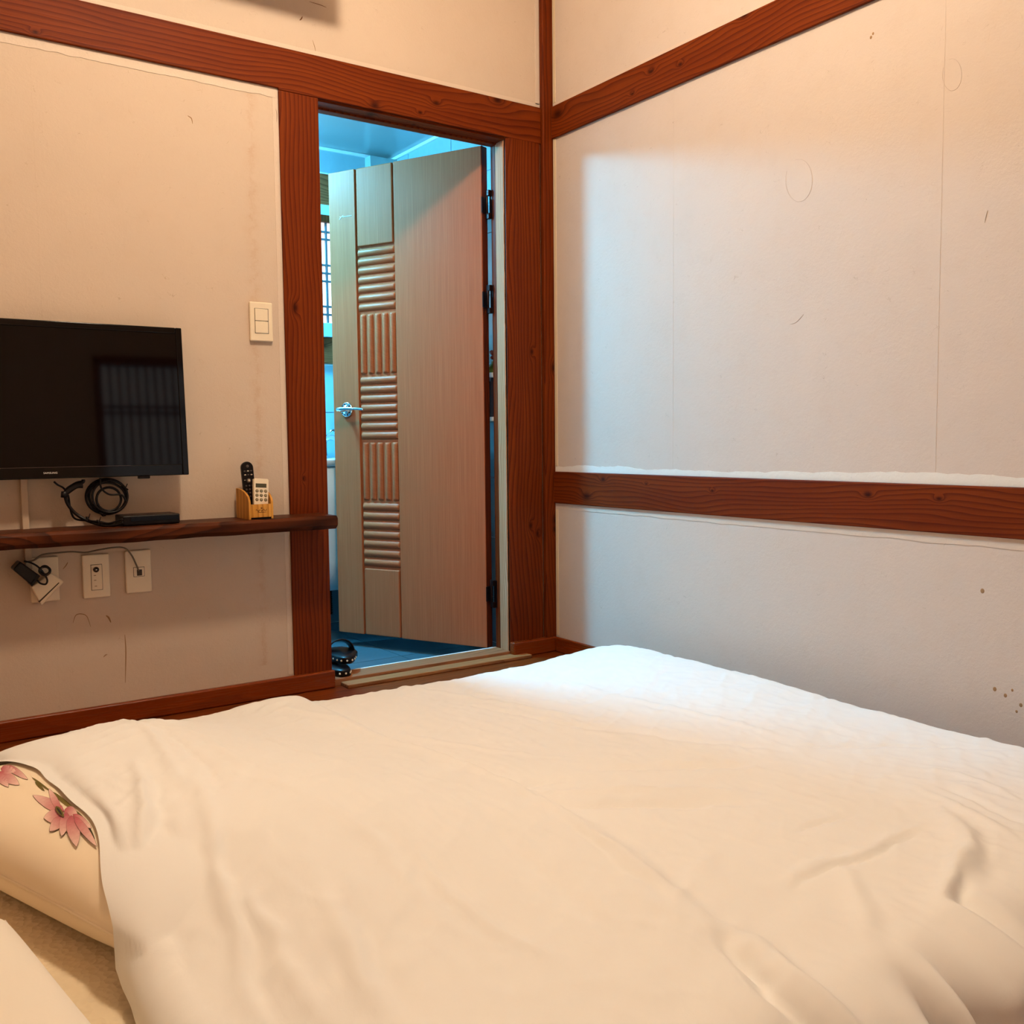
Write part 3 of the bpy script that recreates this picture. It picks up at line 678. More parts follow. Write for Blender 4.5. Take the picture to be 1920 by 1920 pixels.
# ------------------------------------------------------------------ set-top box, cables
stb = empty('set_top_box', (-1.45, -.07, sz1))
bx1, bx0 = PY(335, 975, -.10).x, PY(228, 980, -.10).x
box('case', (bx0, bx1, -.115, -.025, sz1+.001, sz1+.028), m_black, stb, .004, 3)
box('gloss_front', (bx0+.02, bx1-.004, -.1165, -.115, sz1+.012, sz1+.024), m_bezel, stb, .0005)
for dx in (.015, .125): boxes('foot', [(bx0+dx, bx0+dx+.01, -.105, -.095, sz1, sz1+.001)], m_black, stb)
settle(stb); tag(stb, 'small black set-top box lying on the shelf', 'set-top box')
def cable(name, pts, r, mat, label, y=-.03, n=8, closed=False):
    P = [PY(p[0], p[1], p[2] if len(p) > 2 else y) for p in pts]
    V, F = tubev(catmull(P, n, closed), r, 8, closed); return tag(mesh(name, V, F, mat, None, True), label, 'cable')
cc = empty('cable_coil', PY(200, 932, -.03)); loops = []
for k, (cx, cy, rx, ry, ph) in enumerate(((200, 931, 39, 33, 0), (203, 931, 36, 31, .5), (199, 934, 37, 29, 1.2), (204, 936, 23, 22, .2), (206, 931, 33, 30, 2.0))):
    pts = [PY(cx+rx*math.cos(a+ph), cy+ry*math.sin(a+ph), -.020-.004*k) for a in np.linspace(0, 2*math.pi, 18, endpoint=False)]
    V, F = tubev(catmull(pts, 4, True), .0034, 7, True); mesh('loop', V, F, m_cable, cc, True)
V, F = tubev(catmull([PY(188, 896, -.045), PY(190, 915, -.044), PY(205, 927, -.044), PY(228, 928, -.043), PY(236, 940, -.04)], 6), .0026, 7); mesh('loose_end', V, F, m_cable, cc, True)
for (px, py) in ((234, 915), (192, 964)):
    p = PY(px, py, -.035); V, F = join([tubev([p+Vector((-.006, -.008, .004)), p+Vector((.006, -.008, -.004)), p+Vector((.004, .012, -.006)), p+Vector((-.006, .012, .004))], .0018, 6, True), tubev([p+Vector((0, -.008, 0)), p+Vector((.004, -.014, .012))], .0012, 6)]); mesh('cable_tie', V, F, m_cable, cc, True)
settle(cc); tag(cc, 'round coil of black cable tied up under the television', 'cable')
cbn = empty('cable_bundle', PY(150, 960, -.04))
def lead(name, pts, r):
    V, F = tubev(catmull([PY(*p) for p in pts], 8), r, 8); mesh(name, V, F, m_cable, cbn, True)
lead('thick_cable', [(156, 899, -.045), (155, 904, -.045), (140, 908, -.045), (124, 920, -.045), (124, 938, -.04), (134, 955, -.04), (150, 969, -.045), (172, 979, -.06), (198, 985.5, -.09), (218, 984, -.11), (231, 980, -.118)], .0046)
lead('thin_cable', [(101, 903, -.04), (108, 909, -.04), (120, 916, -.038), (128, 930, -.03), (132, 955, -.03), (140, 972, -.03), (160, 976, -.05), (185, 978, -.08), (205, 981, -.1), (230, 974, -.128)], .0026)
a_, b_ = PY(154, 908, -.052), PY(121, 926, -.052)
V, F = tubev(catmull([a_, a_.lerp(b_, .4)+Vector((0, 0, .006)), b_], 5), lambda u: .011-.004*u, 10); mesh('plug', V, F, m_cable, cbn, True)
V, F = tubev([b_+Vector((.0, 0, .006)), b_-Vector((0.002, 0, .01))], .008, 10); mesh('plug_collar', V, F, m_cable, cbn, True)
for (px, py, yy) in ((165, 974, -.055), (185, 980, -.075)):
    p = PY(px, py, yy); V, F = join([tubev([p+Vector((-.003, -.008, .007)), p+Vector((.003, -.008, -.007)), p+Vector((.003, .008, -.007)), p+Vector((-.003, .008, .007))], .0018, 6, True), tubev([p+Vector((0, -.008, .004)), p+Vector((.004, -.010, .016))], .0012, 6)]); mesh('cable_tie', V, F, m_cable, cbn, True)
settle(cbn); tag(cbn, 'black cables tied together, curving from the television to the set-top box', 'cable')

# ------------------------------------------------------------------ wall plates
def plate_box(px0, py0, px1, py1):
    a, b = PY(px0, py0), PY(px1, py1); return a.x, b.x, b.z, a.z
def plate(name, c, label, w=.07, h=.12, th=.009):
    e = empty(name, (c.x, 0, c.z)); box('plate', (c.x-w/2, c.x+w/2, -th, 0, c.z-h/2, c.z+h/2), m_white, e, .004, 3); return e
c = PY(488, 604); e = plate('light_switch', c, '', .07, .115, .011)
a_, b_ = PY(475, 579), PY(501, 626); mid = (a_.z+b_.z)/2
box('gap', (a_.x-.001, b_.x+.001, -.0114, -.005, b_.z-.001, a_.z+.001), m_gap, e)
for z0, z1 in ((mid+.0008, a_.z), (b_.z, mid-.0008)):
    V, F = boxv(a_.x, b_.x, -.014, -.008, z0, z1); V = [(v[0], v[1]+(.0025 if v[1] < -.01 and v[0] > c.x else 0), v[2]) for v in V]; mesh('rocker', V, F, m_white, e, bevel=.0008)
settle(e); tag(e, 'cream light switch with two rockers beside the doorway', 'light switch')
# thermostat-like plate with a dark round socket
c = PY(179.5, 1079.5); e = plate('aerial_outlet', c, '')
a_, b_ = PY(169, 1059), PY(191, 1104)
box('gap', (a_.x-.001, b_.x+.001, -.0094, -.005, b_.z-.001, a_.z+.001), m_gap, e); box('insert', (a_.x, b_.x, -.011, -.005, b_.z, a_.z), m_white, e, .001)
p = PY(180, 1068, -.011); V, F = lathev([(.0075, 0), (.0075, .003), (.0045, .004), (.0042, .001)], 20); mesh('socket_ring', [(p.x+v[0], -.011-v[2], p.z+v[1]) for v in V], F, m_gap, e, True)
V, F = lathev([(.003, 0), (.003, .004), (.001, .005)], 14); mesh('socket_pin', [(p.x+v[0], -.011-v[2], p.z+v[1]) for v in V], F, m_chrome, e, True)
for k, (px, py) in enumerate(((178, 1079), (178.5, 1088), (180, 1099))):
    p = PY(px, py, -.0113); boxes('print_mark', [(p.x-.003, p.x+.003, -.0114, -.011, p.z-.0009, p.z+.0009)], m_mark2, e)
settle(e); tag(e, 'cream wall plate with a round dark aerial socket', 'wall outlet')
c = PY(258.5, 1071); e = plate('network_outlet', c, '')
a_, b_ = PY(249, 1064), PY(269, 1079)
box('gap', (a_.x-.001, b_.x+.001, -.0094, -.005, b_.z-.001, a_.z+.001), m_gap, e); box('insert', (a_.x, b_.x, -.0105, -.005, b_.z, a_.z), m_white, e, .0008)
boxes('jack', [(a_.x+.008, b_.x-.006, -.0108, -.0100, b_.z+.002, a_.z-.006)], m_gap, e)
settle(e); tag(e, 'cream wall plate with a cable plugged in, rightmost under the shelf', 'wall outlet')
c = PY(83, 1086); e = plate('power_outlet', c, ''); settle(e); tag(e, 'cream power outlet mostly hidden behind adapters', 'wall outlet')
box_c = [PY(37, 905), PY(50, 905)]
dk = struct(boxes('cable_duct', [(box_c[0].x, box_c[1].x, -.014, 0, sz1-.002, 1.0), (box_c[0].x+.002, box_c[1].x+.002, -.014, 0, c.z+.03, sz0+.0)], hanji('duct_cream', (.62, .46, .33, 1)), None, .002)); dk['kind'] = ''; del dk['kind']
tag(dk, 'cream cable duct running down the wall behind the shelf', 'cable duct')
def quad_prism(pts, y0, y1):
    P = [PY(a, b, y1) for a, b in pts]; n = len(P); V = [(p.x, y0, p.z) for p in P]+[(p.x, y1, p.z) for p in P]
    return V, [tuple(range(n)), tuple(range(2*n-1, n-1, -1))]+[(i, (i+1) % n, n+(i+1) % n, n+i) for i in range(n)]
ad = empty('white_adapter', PY(88, 1100, -.03))
V, F = quad_prism([(58, 1101), (96, 1074), (121, 1091), (78, 1136)], -.0095, -.045); mesh('body', V, F, m_white, ad, bevel=.004)
V, F = quad_prism([(72, 1128), (110, 1092), (111.5, 1093), (74, 1130)], -.040, -.0456); mesh('seam', V, F, m_gap, ad)
settle(ad); tag(ad, 'square white adapter plugged in askew', 'adapter')
ba = empty('black_adapter', PY(50, 1074, -.03))
V, F = quad_prism([(24, 1068), (38, 1053), (76, 1080), (61, 1099)], -.018, -.07); mesh('body', V, F, m_black, ba, bevel=.004)
V, F = quad_prism([(57, 1096), (72, 1077), (76, 1080), (60, 1100)], -.016, -.073); mesh('rim', V, F, m_black, ba, bevel=.001)
settle(ba); tag(ba, 'black power adapter plugged in askew beside the white one', 'adapter')
ck = empty('adapter_cord', PY(85, 1070, -.06))
for k in range(4):
    pts = [PY(84+(9+1.5*(k % 2))*math.cos(a), 1070+(7+k % 3)*math.sin(a), -.055-.004*k) for a in np.linspace(0, 2*math.pi, 12, endpoint=False)]
    V, F = tubev(catmull(pts, 4, True), .0026, 7, True); mesh('loop', V, F, m_cable, ck, True)
V, F = tubev(catmull([PY(45, 1052, -.06), PY(60, 1056, -.06), PY(75, 1066, -.062), PY(88, 1085, -.06), PY(86, 1095, -.058), PY(76, 1094, -.06), PY(70, 1088, -.062)], 6), .0024, 7); mesh('tail', V, F, m_cable, ck, True)
settle(ck); tag(ck, 'bundled black adapter cord below the shelf', 'cable')
cable('network_cable', [(48, 1054, -.03), (64, 1050, -.03), (80, 1040, -.03), (108, 1036.5, -.028), (135, 1034.5, -.026), (160, 1036, -.026), (185, 1031, -.028), (215, 1026.5, -.03), (234, 1028, -.03), (246, 1040, -.03), (255, 1058, -.026), (260, 1070, -.014)], .0023, m_grey_cable, 'grey cable looping from the adapters to the rightmost wall plate')

# ------------------------------------------------------------------ remote holder and remotes
m_pine = wood('pine_holder', 2, 0, lin('#dba050'), lin('#c98a3a'), lin('#9a5f20'), 60, 1.5, rough=.5)
rh = empty('remote_holder', (-1.14, -.075, sz1)); yf, yb = -.128, -.022
hx0, hx1 = PY(470, 972, yf).x-.004, PY(513, 968, yf).x; zbk = PY(449, 917, yb).z; zfr = PY(475, 946, yf).z; zlow = PY(490, 970, yf).z
prof = [(yb, sz1), (yf, sz1), (yf, zfr+.003)] + [(yf+(yb-yf)*u, zfr+.003+(zbk-zfr)*math.sqrt(max(0, 1-(1-u)**2.2))) for u in (.02, .06, .12, .2, .3, .42, .55, .7, .85, 1.0)]
for xs_ in (hx0, hx1-.006):
    V, F = prismv(prof, .006, frame((xs_, 0, 0), (0, 1, 0), (0, 0, 1), (1, 0, 0))); mesh('side', V, F, m_pine, rh, bevel=.0008)
box('front', (hx0+.006, hx1-.006, yf, yf+.006, zlow, zfr), m_pine, rh, .0008)
box('back', (hx0+.006, hx1-.006, yb-.006, yb, sz1, zbk-.004), m_pine, rh)
box('bottom', (hx0+.006, hx1-.006, yf+.008, yb-.006, zlow-.004, zlow), m_pine, rh)
box('base_inset', (hx0+.006, hx1-.006, yf+.004, yf+.008, sz1, zlow), m_black, rh)
zc_ = (zlow+zfr)/2; xc_ = (hx0+hx1)/2+.001; m_burn = plain('burnt_print', lin('#4a2008'), .8)
pr = [tubev([(xc_, yf-.0002, zc_+.009), (xc_, yf-.0002, zc_+.0065)], .0022, 8)]
pts = [(xc_-.017+.034*u, yf-.0002, zc_+.0015+.0022*math.sin(u*21)+.0012*math.sin(u*47)) for u in np.linspace(0, 1, 40)]; pr.append(tubev(pts[:16], .0006, 5)); pr.append(tubev(pts[18:38], .0006, 5))
pr.append(tubev([(xc_-.012, yf-.0002, zc_-.0042), (xc_+.013, yf-.0002, zc_-.0042)], .0006, 5))
V, F = join(pr); mesh('logo_print', V, F, m_burn, rh)
settle(rh); tag(rh, 'small pine holder with curved sides for the remote controls', 'remote holder')
def slab(c0, c1, w, th, wtop=None, rnd=.35, n=10):
    """remote body between base point c0 and top point c1, facing -y; returns V,F and its frame"""
    up_ = (c1-c0); L_ = up_.length; up_.normalize(); rt = Vector((1, 0, 0)); rt = (rt-up_*rt.dot(up_)).normalized(); nn = up_.cross(rt); nn = -nn if nn.y > 0 else nn
    wt = wtop or w; P = []
    r = rnd*wt
    for k in range(n+1):
        a = math.pi*k/n; P.append((wt/2*math.cos(a) if rnd > .45 else (wt/2-r)*(1 if a < math.pi/2 else -1)+r*math.cos(a), L_-r+r*math.sin(a)))
    P += [(-w/2, 0), (w/2, 0)]
    mm = frame(c0, rt, up_, nn); V, F = prismv(P, th, mm); return V, F, mm, L_
rb = empty('black_remote', (-1.165, -.05, zlow))
c0 = Vector((hx0+.029, -.062, zlow+.001)); c1 = PY(460, 866, -.045)
V, F, mm, L_ = slab(c0, c1, .034, .013, .036, .5, 14); mesh('body', V, F, m_black, rb, bevel=.003)
def button(par, mm, x, y, r, mat, th, sy=1.0, nm='button'):
    V, F = lathev([(r, 0), (r, .001), (r*.8, .0016)], 14); mesh(nm, [mm @ Vector((x+v[0], y+v[1]*sy, th+v[2])) for v in V], F, mat, par, True)
m_btn = plain('grey_button', lin('#4a3c36'), .5); m_lbl = plain('pale_button', lin('#c9b8a0'), .5)
button(rb, mm, 0, L_-.014, .0042, m_btn, .013)
for r_ in range(2):
    for s_ in (-1, 0, 1): button(rb, mm, .0095*s_, L_-.028-.011*r_, .003, m_btn if (r_+s_) % 2 else m_lbl, .013, .6)
button(rb, mm, 0, L_-.056, .0065, m_btn, .013); button(rb, mm, 0, L_-.056, .0034, m_lbl, .0144)
for s_ in (-1, 1): button(rb, mm, .012*s_, L_-.054, .002, m_lbl, .013, .5)
for r_ in range(4):
    for s_ in (-1, 0, 1): button(rb, mm, .0095*s_, L_-.071-.0105*r_, .0026, m_btn, .013)
settle(rb); tag(rb, 'black rounded remote control leaning in the pine holder', 'remote control')
rw = empty('white_remote', (-1.14, -.09, zlow))
c0 = Vector((xc_+.001, -.106, zlow+.001)); tp = PY(487, 898, -.095); c1 = Vector((tp.x, tp.y, tp.z))
V, F, mm, L_ = slab(c0, c1, .042, .014, .044, .12, 8); mesh('body', V, F, m_white, rw, bevel=.002)
V, F = boxv(-.0155, .0135, L_-.0245, L_-.016, .0142, .0148); mesh('display', [mm @ Vector(v) for v in V], F, plain('lcd', lin('#4a4530'), .3), rw)
V, F = join([boxv(-.017, .015, L_-.026, L_-.0145, .0138, .0143)]); mesh('display_frame', [mm @ Vector(v) for v in V], F, m_gap, rw)
m_gbtn = plain('olive_button', lin('#8f7f60'), .6); m_ring = plain('button_ring', lin('#5a482e'), .6)
for r_ in range(3):
    for s_ in (-1, 0, 1):
        button(rw, mm, .0128*s_, L_-.036-.0125*r_, .0047, m_ring, .0135); button(rw, mm, .0128*s_, L_-.036-.0125*r_, .0036, m_gbtn, .0142)
settle(rw); tag(rw, 'white remote control with small display and round buttons in the pine holder', 'remote control')

# ------------------------------------------------------------------ bed: mattress, pillows, duvet
MZ = .062
def fabric(name, col, weave=900, wr=.15, fuzz=.25, cr=60, big=None):
    t = NT(name); v = t.obj(); c = t.mix(t.noise(v, 5, 3), tuple(x*.96 for x in col[:3])+(1,), col)
    nb = t.bump(t.noise(v, weave, 2, .6), .12, .0006)
    nb = t.bump(t.noise(v, cr, 4, .6, 1.5), wr, .004, nb)
    t.out(c, .85, nb, Specular_IOR_Level=.2)
    t.b.inputs['Sheen Weight'].default_value = fuzz; t.b.inputs['Sheen Roughness'].default_value = .5
    return t.m
m_duvet = fabric('white_cotton', (.91, .88, .85, 1), 1100, .10, .1, 22)
m_pillow = fabric('cream_cotton', (.95, .78, .57, 1), 1300, .06, .15, 30)
m_pillow2 = fabric('white_pillow_cotton', lin('#f2e8da'), 1100, .1, .1, 25)
t = NT('quilted_sheet'); v = t.obj(); vo = t.n('ShaderNodeTexVoronoi'); t.L.new(v, vo.inputs['Vector']); vo.inputs['Scale'].default_value = 95
t.out(t.mix(t.noise(v, 4, 2), lin('#e6cfaa'), lin('#efdcbc')), .9, t.bump(vo.outputs[0], .6, .004)); m_sheet = t.m
def slabmesh(x0, x1, y0, y1, z0, z1, r=.03, n=6):
    P = []
    for cx, cy, a0 in ((x1-r, y1-r, 0), (x0+r, y1-r, 90), (x0+r, y0+r, 180), (x1-r, y0+r, 270)):
        for k in range(n+1):
            a = math.radians(a0+90*k/n); P.append((cx+r*math.cos(a), cy+r*math.sin(a)))
    ins = lambda d: [(((p[0]-(x0+x1)/2)*(1-d/((x1-x0)/2)))+(x0+x1)/2, ((p[1]-(y0+y1)/2)*(1-d/((y1-y0)/2)))+(y0+y1)/2) for p in P]
    e = min(.02, (z1-z0)/2.2)
    return stack([(ins(e), z0), (ins(e*.3), z0+e*.3), (P, z0+e), (P, z1-e), (ins(e*.3), z1-e*.3), (ins(e), z1)])
V, F = slabmesh(-2.42, -.17, -2.10, -.54, 0, MZ, .06); tag(mesh('floor_mattress', V, F, m_sheet, None, True), 'thin floor mattress with a cream quilted sheet under the duvet', 'mattress')

class Pil:
    def __init__(s, cx, cy, rot, a, b, T, cz, p=2.6):
        s.c = (cx, cy); s.r = rot; s.a, s.b, s.T, s.cz, s.p = a, b, T, cz, p
    def loc(s, x, y):
        dx, dy = x-s.c[0], y-s.c[1]; c_, s_ = math.cos(-s.r), math.sin(-s.r); return dx*c_-dy*s_, dx*s_+dy*c_
    def wld(s, u, v):
        c_, s_ = math.cos(s.r), math.sin(s.r); return s.c[0]+u*c_-v*s_, s.c[1]+u*s_+v*c_
    def th(s, u, v):
        q = np.clip(1-np.abs(u/s.a)**s.p, 0, 1)*np.clip(1-np.abs(v/s.b)**s.p, 0, 1); return s.T*q**.5
    def top(s, x, y):
        u, v = s.loc(x, y); return np.where((np.abs(u) < s.a) & (np.abs(v) < s.b), s.cz+s.th(u, v)+s.wr(u, v), -1)
    def wr(s, u, v):
        return .003*np.sin(v*31+u*17)*np.clip(1-np.abs(u/s.a), 0, 1)*np.clip(1-np.abs(v/s.b), 0, 1)
    def build(s, name, mat, label, n=44):
        e = empty(name, (s.c[0], s.c[1], MZ)); g_ = np.sin(np.linspace(-1, 1, n)*math.pi/2); V, F = [], []
        for sg in (1, -1):
            for i in range(n):
                for j in range(n):
                    u, v = s.a*g_[i], s.b*g_[j]
                    pin = 1-.05*(1-abs(g_[j])**2)*0-.035*(abs(g_[i])**6)*(1-abs(g_[j])**2)
                    pin2 = 1-.03*(abs(g_[j])**6)*(1-abs(g_[i])**2)
                    x, y = s.wld(u*pin, v*pin2); z = s.cz+sg*float(s.th(u, v))*(1 if sg > 0 else .9)+(float(s.wr(u, v)) if sg > 0 else 0)
                    if sg < 0: z = max(z, MZ+.0012)
                    V.append((x, y, z))
        for sg in (0, 1):
            for i in range(n-1):
                for j in range(n-1):
                    b = sg*n*n+i*n+j; F.append((b, b+1, b+n+1, b+n))
        ring = [(i, 0) for i in range(n-1)]+[(n-1, j) for j in range(n-1)]+[(i, n-1) for i in range(n-1, 0, -1)]+[(0, j) for j in range(n-1, 0, -1)]
        for k in range(len(ring)):
            a_ = ring[k][0]*n+ring[k][1]; b_ = ring[(k+1) % len(ring)]; b_ = b_[0]*n+b_[1]; F.append((a_, b_, b_+n*n, a_+n*n))
        mesh('cover', V, F, mat, e, True)
        seam = [Vector(V[i*n+j]) for i, j in ring]; VV, FF = tubev(seam, .0022, 6, True); mesh('seam', VV, FF, mat, e, True)
        settle(e); tag(e, label, 'pillow'); return e
P1 = Pil(-1.750, -1.131, math.radians(19.5), .235, .392, .080, MZ+.070, 4.2)
P2 = Pil(-2.165, -1.735, math.radians(8), .235, .33, .080, MZ+.072, 4.2)
pil1 = P1.build('flowered_pillow', m_pillow, 'cream pillow printed with pink flowers, half under the duvet')
P2.build('white_pillow', m_pillow2, 'plain white pillow in the near corner of the bed')

# printed flowers, laid on the pillow cover
def onpillow(px, py, lift=.0008):
    r = ray(px, py).normalized(); t0 = None
    for i in range(500):
        t_ = .9+i*.004; p = CAM+r*t_
        if p.z < float(P1.top(p.x, p.y)):
            lo, hi = t_-.004, t_
            for _ in range(20):
                m_ = (lo+hi)/2; p = CAM+r*m_
                if p.z < float(P1.top(p.x, p.y)): hi = m_
                else: lo = m_
            return CAM+r*(hi)+Vector((-.2, -.3, .93))*lift
    return None
def petalmat(name, c0, c1):
    t = NT(name); at = t.n('ShaderNodeAttribute', attribute_name='along'); n1 = t.noise(t.obj(), 160, 2)
    f = t.math('ADD', at.outputs['Fac'], t.math('MULTIPLY', t.math('SUBTRACT', n1, .5), .25)); return t.out(t.ramp(f, [(0, c0), (.55, tuple((c0[i]+c1[i])/2 for i in range(3))+(1,)), (1, c1)]), .85)
m_pet = petalmat('pink_petal', lin('#b04a58'), lin('#ecc6b8')); m_out = plain('petal_outline', lin('#7d5a48'), .85)
def petal(base, tip, wd, mat=m_pet, lift=.0008, name='petal', point=1.0, n=9, m_=7, outline=True):
    bx_, by_ = base; tx, ty = tip; L_ = math.hypot(tx-bx_, ty-by_); ux, uy = (tx-bx_)/L_, (ty-by_)/L_
    def shape(grow, lift, mat, name):
        V, F, A = [], [], []
        for i in range(n):
            u = i/(n-1); hw = wd*(math.sin(math.pi*min(u**.75, 1))**.7*.5 if 0 < u < 1 else .02)+grow
            uu = -grow/L_+u*(1+2*grow/L_)
            for j in range(m_):
                s_ = -1+2*j/(m_-1); p = onpillow(bx_+ux*L_*uu-uy*hw*s_, by_+uy*L_*uu+ux*hw*s_, lift)
                if p is None: return
                V.append(p); A.append(u)
        for i in range(n-1):
            for j in range(m_-1): F.append((i*m_+j, i*m_+j+1, (i+1)*m_+j+1, (i+1)*m_+j))
        me = bpy.data.meshes.new(name); me.from_pydata([tuple(v) for v in V], [], F); at = me.attributes.new('along', 'FLOAT', 'POINT'); at.data.foreach_set('value', A); me.update()
        link(name, me, mat, pil1, True).matrix_parent_inverse = Matrix.Translation(-Vector(pil1.location))
    if outline: shape(.45, lift-.00025, m_out, 'petal_outline')
    shape(0, lift, mat, name)
m_olive = plain('olive_print', lin('#6a5a1e'), .85); m_dgreen = plain('green_print', lin('#4a4a26'), .85); m_dark = plain('dark_print', lin('#2c2414'), .85)
fl = ((118, 1527))
for k, (b, t_, w_) in enumerate([((120, 1522), (62, 1492), 20), ((112, 1520), (92, 1480), 13), ((116, 1530), (83, 1535), 26), ((118, 1534), (94, 1560), 20), ((122, 1520), (146, 1532), 22), ((126, 1526), (116, 1570), 19), ((134, 1532), (144, 1590), 25), ((138, 1530), (172, 1556), 14), ((140, 1534), (182, 1590), 15)]):
    petal(b, t_, w_, lift=.0010+.00035*k)
petal((106, 1516), (121, 1536), 9, m_olive, .0046, 'flower_centre'); petal((108, 1519), (118, 1533), 4, m_dark, .005, 'flower_centre', outline=False)
for b, t_, w_ in [((0, 1448), (36, 1472), 20), ((2, 1442), (30, 1446), 16), ((14, 1436), (52, 1462), 12), ((-6, 1450), (16, 1476), 16), ((-4, 1440), (14, 1430), 12)]: petal(b, t_, w_, lift=.001)
for b, t_, w_ in [((60, 1458), (100, 1488), 4), ((96, 1484), (150, 1528), 8), ((66, 1466), (84, 1484), 6)]: petal(b, t_, w_, m_olive, .0007, 'stem', outline=False)
for b, t_, w_ in [((134, 1518), (172, 1560), 14), ((150, 1530), (178, 1574), 9)]: petal(b, t_, w_, m_dgreen, .0006, 'leaf', outline=False)

# ---- duvet: one puffy cloth sheet over mattress and pillow
XH, XF, YF, YNR = -1.815, -.185, -.575, -2.10        # flat part (head, foot, far, near)
def seg(h, X, Y, pts, wd, amp, z=.135, world=False):
    """add a soft ridge (amp>0) or crease (amp<0) along a polyline"""
    P = [(p[0], p[1]) if world else (PZ(p[0], p[1], z).x, PZ(p[0], p[1], z).y) for p in pts]
    Ls = [0]
    for a, b in zip(P[:-1], P[1:]): Ls.append(Ls[-1]+math.hypot(b[0]-a[0], b[1]-a[1]))
    best = np.full(X.shape, 9.); tt = np.zeros(X.shape)
    for k, (a, b) in enumerate(zip(P[:-1], P[1:])):
        dx, dy = b[0]-a[0], b[1]-a[1]; L2 = dx*dx+dy*dy+1e-12
        u = np.clip(((X-a[0])*dx+(Y-a[1])*dy)/L2, 0, 1); d = np.hypot(X-a[0]-u*dx, Y-a[1]-u*dy)
        mk = d < best; best = np.where(mk, d, best); tt = np.where(mk, (Ls[k]+u*math.sqrt(L2))/Ls[-1], tt)
    taper = np.clip(np.sin(np.pi*np.clip(tt, .02, .98)), 0, 1)**.6
    return h + amp*taper*np.exp(-(best/wd)**2)
def vnoise(X, Y, sx, sy, seed, oct=3, rot=0.):
    c_, s_ = math.cos(rot), math.sin(rot); A = (X*c_+Y*s_)*sx; B = (-X*s_+Y*c_)*sy; out = np.zeros(X.shape); amp = 1.
    r = np.random.default_rng(seed); tab = r.uniform(-1, 1, (64, 64))
    for o in range(oct):
        a, b = A*2**o+seed*.37, B*2**o+seed*.71; i, j = np.floor(a).astype(int), np.floor(b).astype(int); fa, fb = a-i, b-j
        fa, fb = fa*fa*(3-2*fa), fb*fb*(3-2*fb); g_ = lambda p, q: tab[p % 64, q % 64]
        out += amp*((g_(i, j)*(1-fa)+g_(i+1, j)*fa)*(1-fb)+(g_(i, j+1)*(1-fa)+g_(i+1, j+1)*fa)*fb); amp *= .5
    return out
